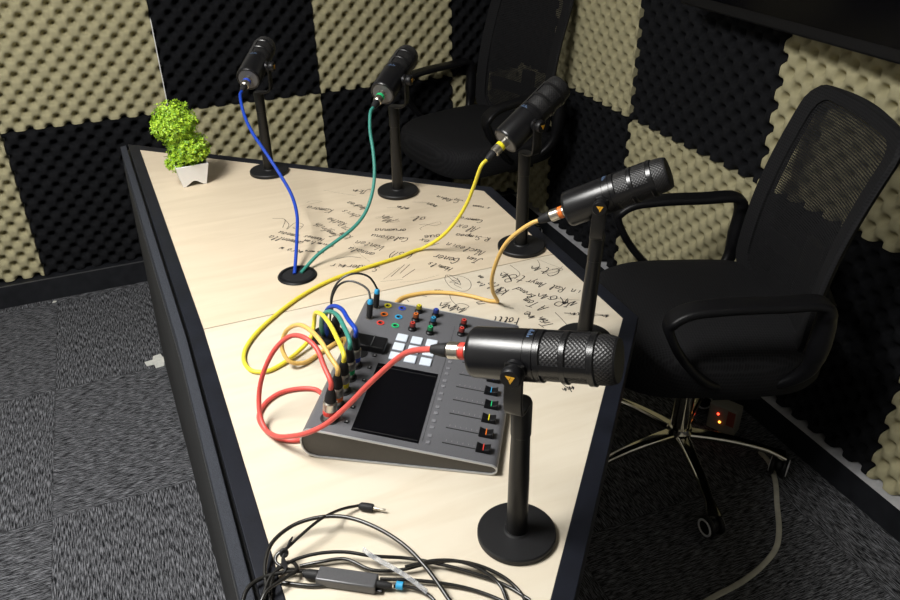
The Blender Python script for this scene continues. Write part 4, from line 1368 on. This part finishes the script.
    mid = [b.verts.new(p + (p - q).normalized() * .007 + Vector((-.002, 0, 0))) for p, q in zip(P, Pi)]
    for k in range(96):
        j = (k + 1) % 96
        b.faces.new((ra[k], ra[j], ia[j], ia[k])); b.faces.new((rb[k], ib[k], ib[j], rb[j]))
        b.faces.new((ra[k], mid[k], mid[j], ra[j])); b.faces.new((mid[k], rb[k], rb[j], mid[j]))
        b.faces.new((ia[k], ia[j], ib[j], ib[k]))
    uvl = b.loops.layers.uv.verify()
    for f in b.faces:
        for lp in f.loops:
            lp[uvl].uv = (lp.vert.co.y, lp.vert.co.z)
    obj('back_frame', b, 'seat_fabric', t)
    b = newbm()
    sp = smooth([(-.02, 0, .375 + L), (-.16, 0, .378 + L), (-.215, 0, .40 + L), (-.238, 0, .46 + L), (-.241, 0, .56 + L), (-.250, 0, .68 + L)], 5)
    sweep(b, sp, (0, 1, 0), rrect(.018, .07, .4)); obj('back_bracket', b, 'plastic', t)
    b = newbm(); sweep(b, smooth([(-.222, -.20, .60 + L), (-.243, -.1, .60 + L), (-.248, 0, .60 + L), (-.243, .1, .60 + L), (-.222, .20, .60 + L)], 4), (0, 0, 1), rrect(.010, .05, .4)); obj('lumbar_bar', b, 'plastic', t)
    return t
make_chair('black mesh office chair nearest at right with chrome star base', (1.212, 1.324, 0), rad(158.3))
make_chair('black mesh office chair in the far corner behind the table', (1.225, 2.71, 0), rad(192), .035)

# ================================================================== FLOOR THINGS
P = smooth(path([(760, 452, .006), (769, 462, .006), (775, 480, .005), (777, 505, .005), (779, 530, .005), (776, 548, .005), (762, 566, .005), (740, 583, .005), (712, 598, .005), (690, 612, .005)]), 6)
b = newbm(); sweep(b, P, (0, 0, 1), rrect(.0140, .0060, .45)); tag(obj('floor_cable', b, 'white_cable'), 'off-white cable trailing over the carpet beside the chair casters', 'cable')
pp = at(722, 428, .0)
t = thing('power_adapter', 'grey-beige power adapter with two red lights on the floor behind the chair', 'power adapter', (pp.x, pp.y, 0), rad(-62))
b = newbm(); box(b, (0, 0, .046), (.085, .045, .09)); obj('case', b, 'strip_body', t, bevel=.005)
b = newbm(); box(b, (.026, -.0232, .060), (.022, .002, .05)); part(obj('socket_plate', b, 'strip_red', t), 'reddish brown plate')
for x_, z_, m_ in ((-.012, .062, 'red_led'), (-.004, .036, 'orange_led')):
    b = newbm(); bmesh.ops.create_uvsphere(b, u_segments=12, v_segments=8, radius=.0035, matrix=Matrix.Translation((x_, -.0232, z_))); part(obj('indicator_light', b, m_, t), 'small glowing red light')
c_ = at(159, 361, .001)
b = newbm()
SCR = 1.35
prism(b, [(p * SCR, q * SCR) for p, q in [(-.03, -.012), (-.012, -.012), (-.010, -.030), (.010, -.028), (.012, -.010), (.030, -.012), (.026, .012), (.010, .014), (.006, .030), (-.012, .026), (-.014, .010), (-.034, .008)]], 0, .002, Matrix.Translation((c_.x, c_.y, .001)))
tag(obj('paper_scrap', b, 'paper', smooth_=False), 'white cross-shaped paper scrap on the carpet beside the table', 'scrap')
c_ = at(54.5, 302, .001)
b = newbm(); prism(b, [(-.007, -.006), (.006, -.005), (.008, .004), (-.004, .008)], 0, .002, Matrix.Translation((c_.x, c_.y, .001)))
tag(obj('paper_crumb', b, 'paper', smooth_=False), 'tiny white crumb on the carpet at the back skirting board', 'scrap')

# every thing's origin goes to its own base
def descend(o):
    for ch in list(o.children):
        yield ch
        yield from descend(ch)
for o in list(C.objects):
    if o.parent is None and o.get('label') and o.type in ('EMPTY', 'MESH') and o.location.length < 1e-6:
        members = [o] + list(descend(o))
        ms = [q for q in members if q.type == 'MESH']
        co = [v.co for q in ms for v in q.data.vertices]
        c = Vector(((min(v.x for v in co) + max(v.x for v in co)) / 2, (min(v.y for v in co) + max(v.y for v in co)) / 2, min(v.z for v in co)))
        for q in ms:
            q.data.transform(Matrix.Translation(-c))
        o.location = c
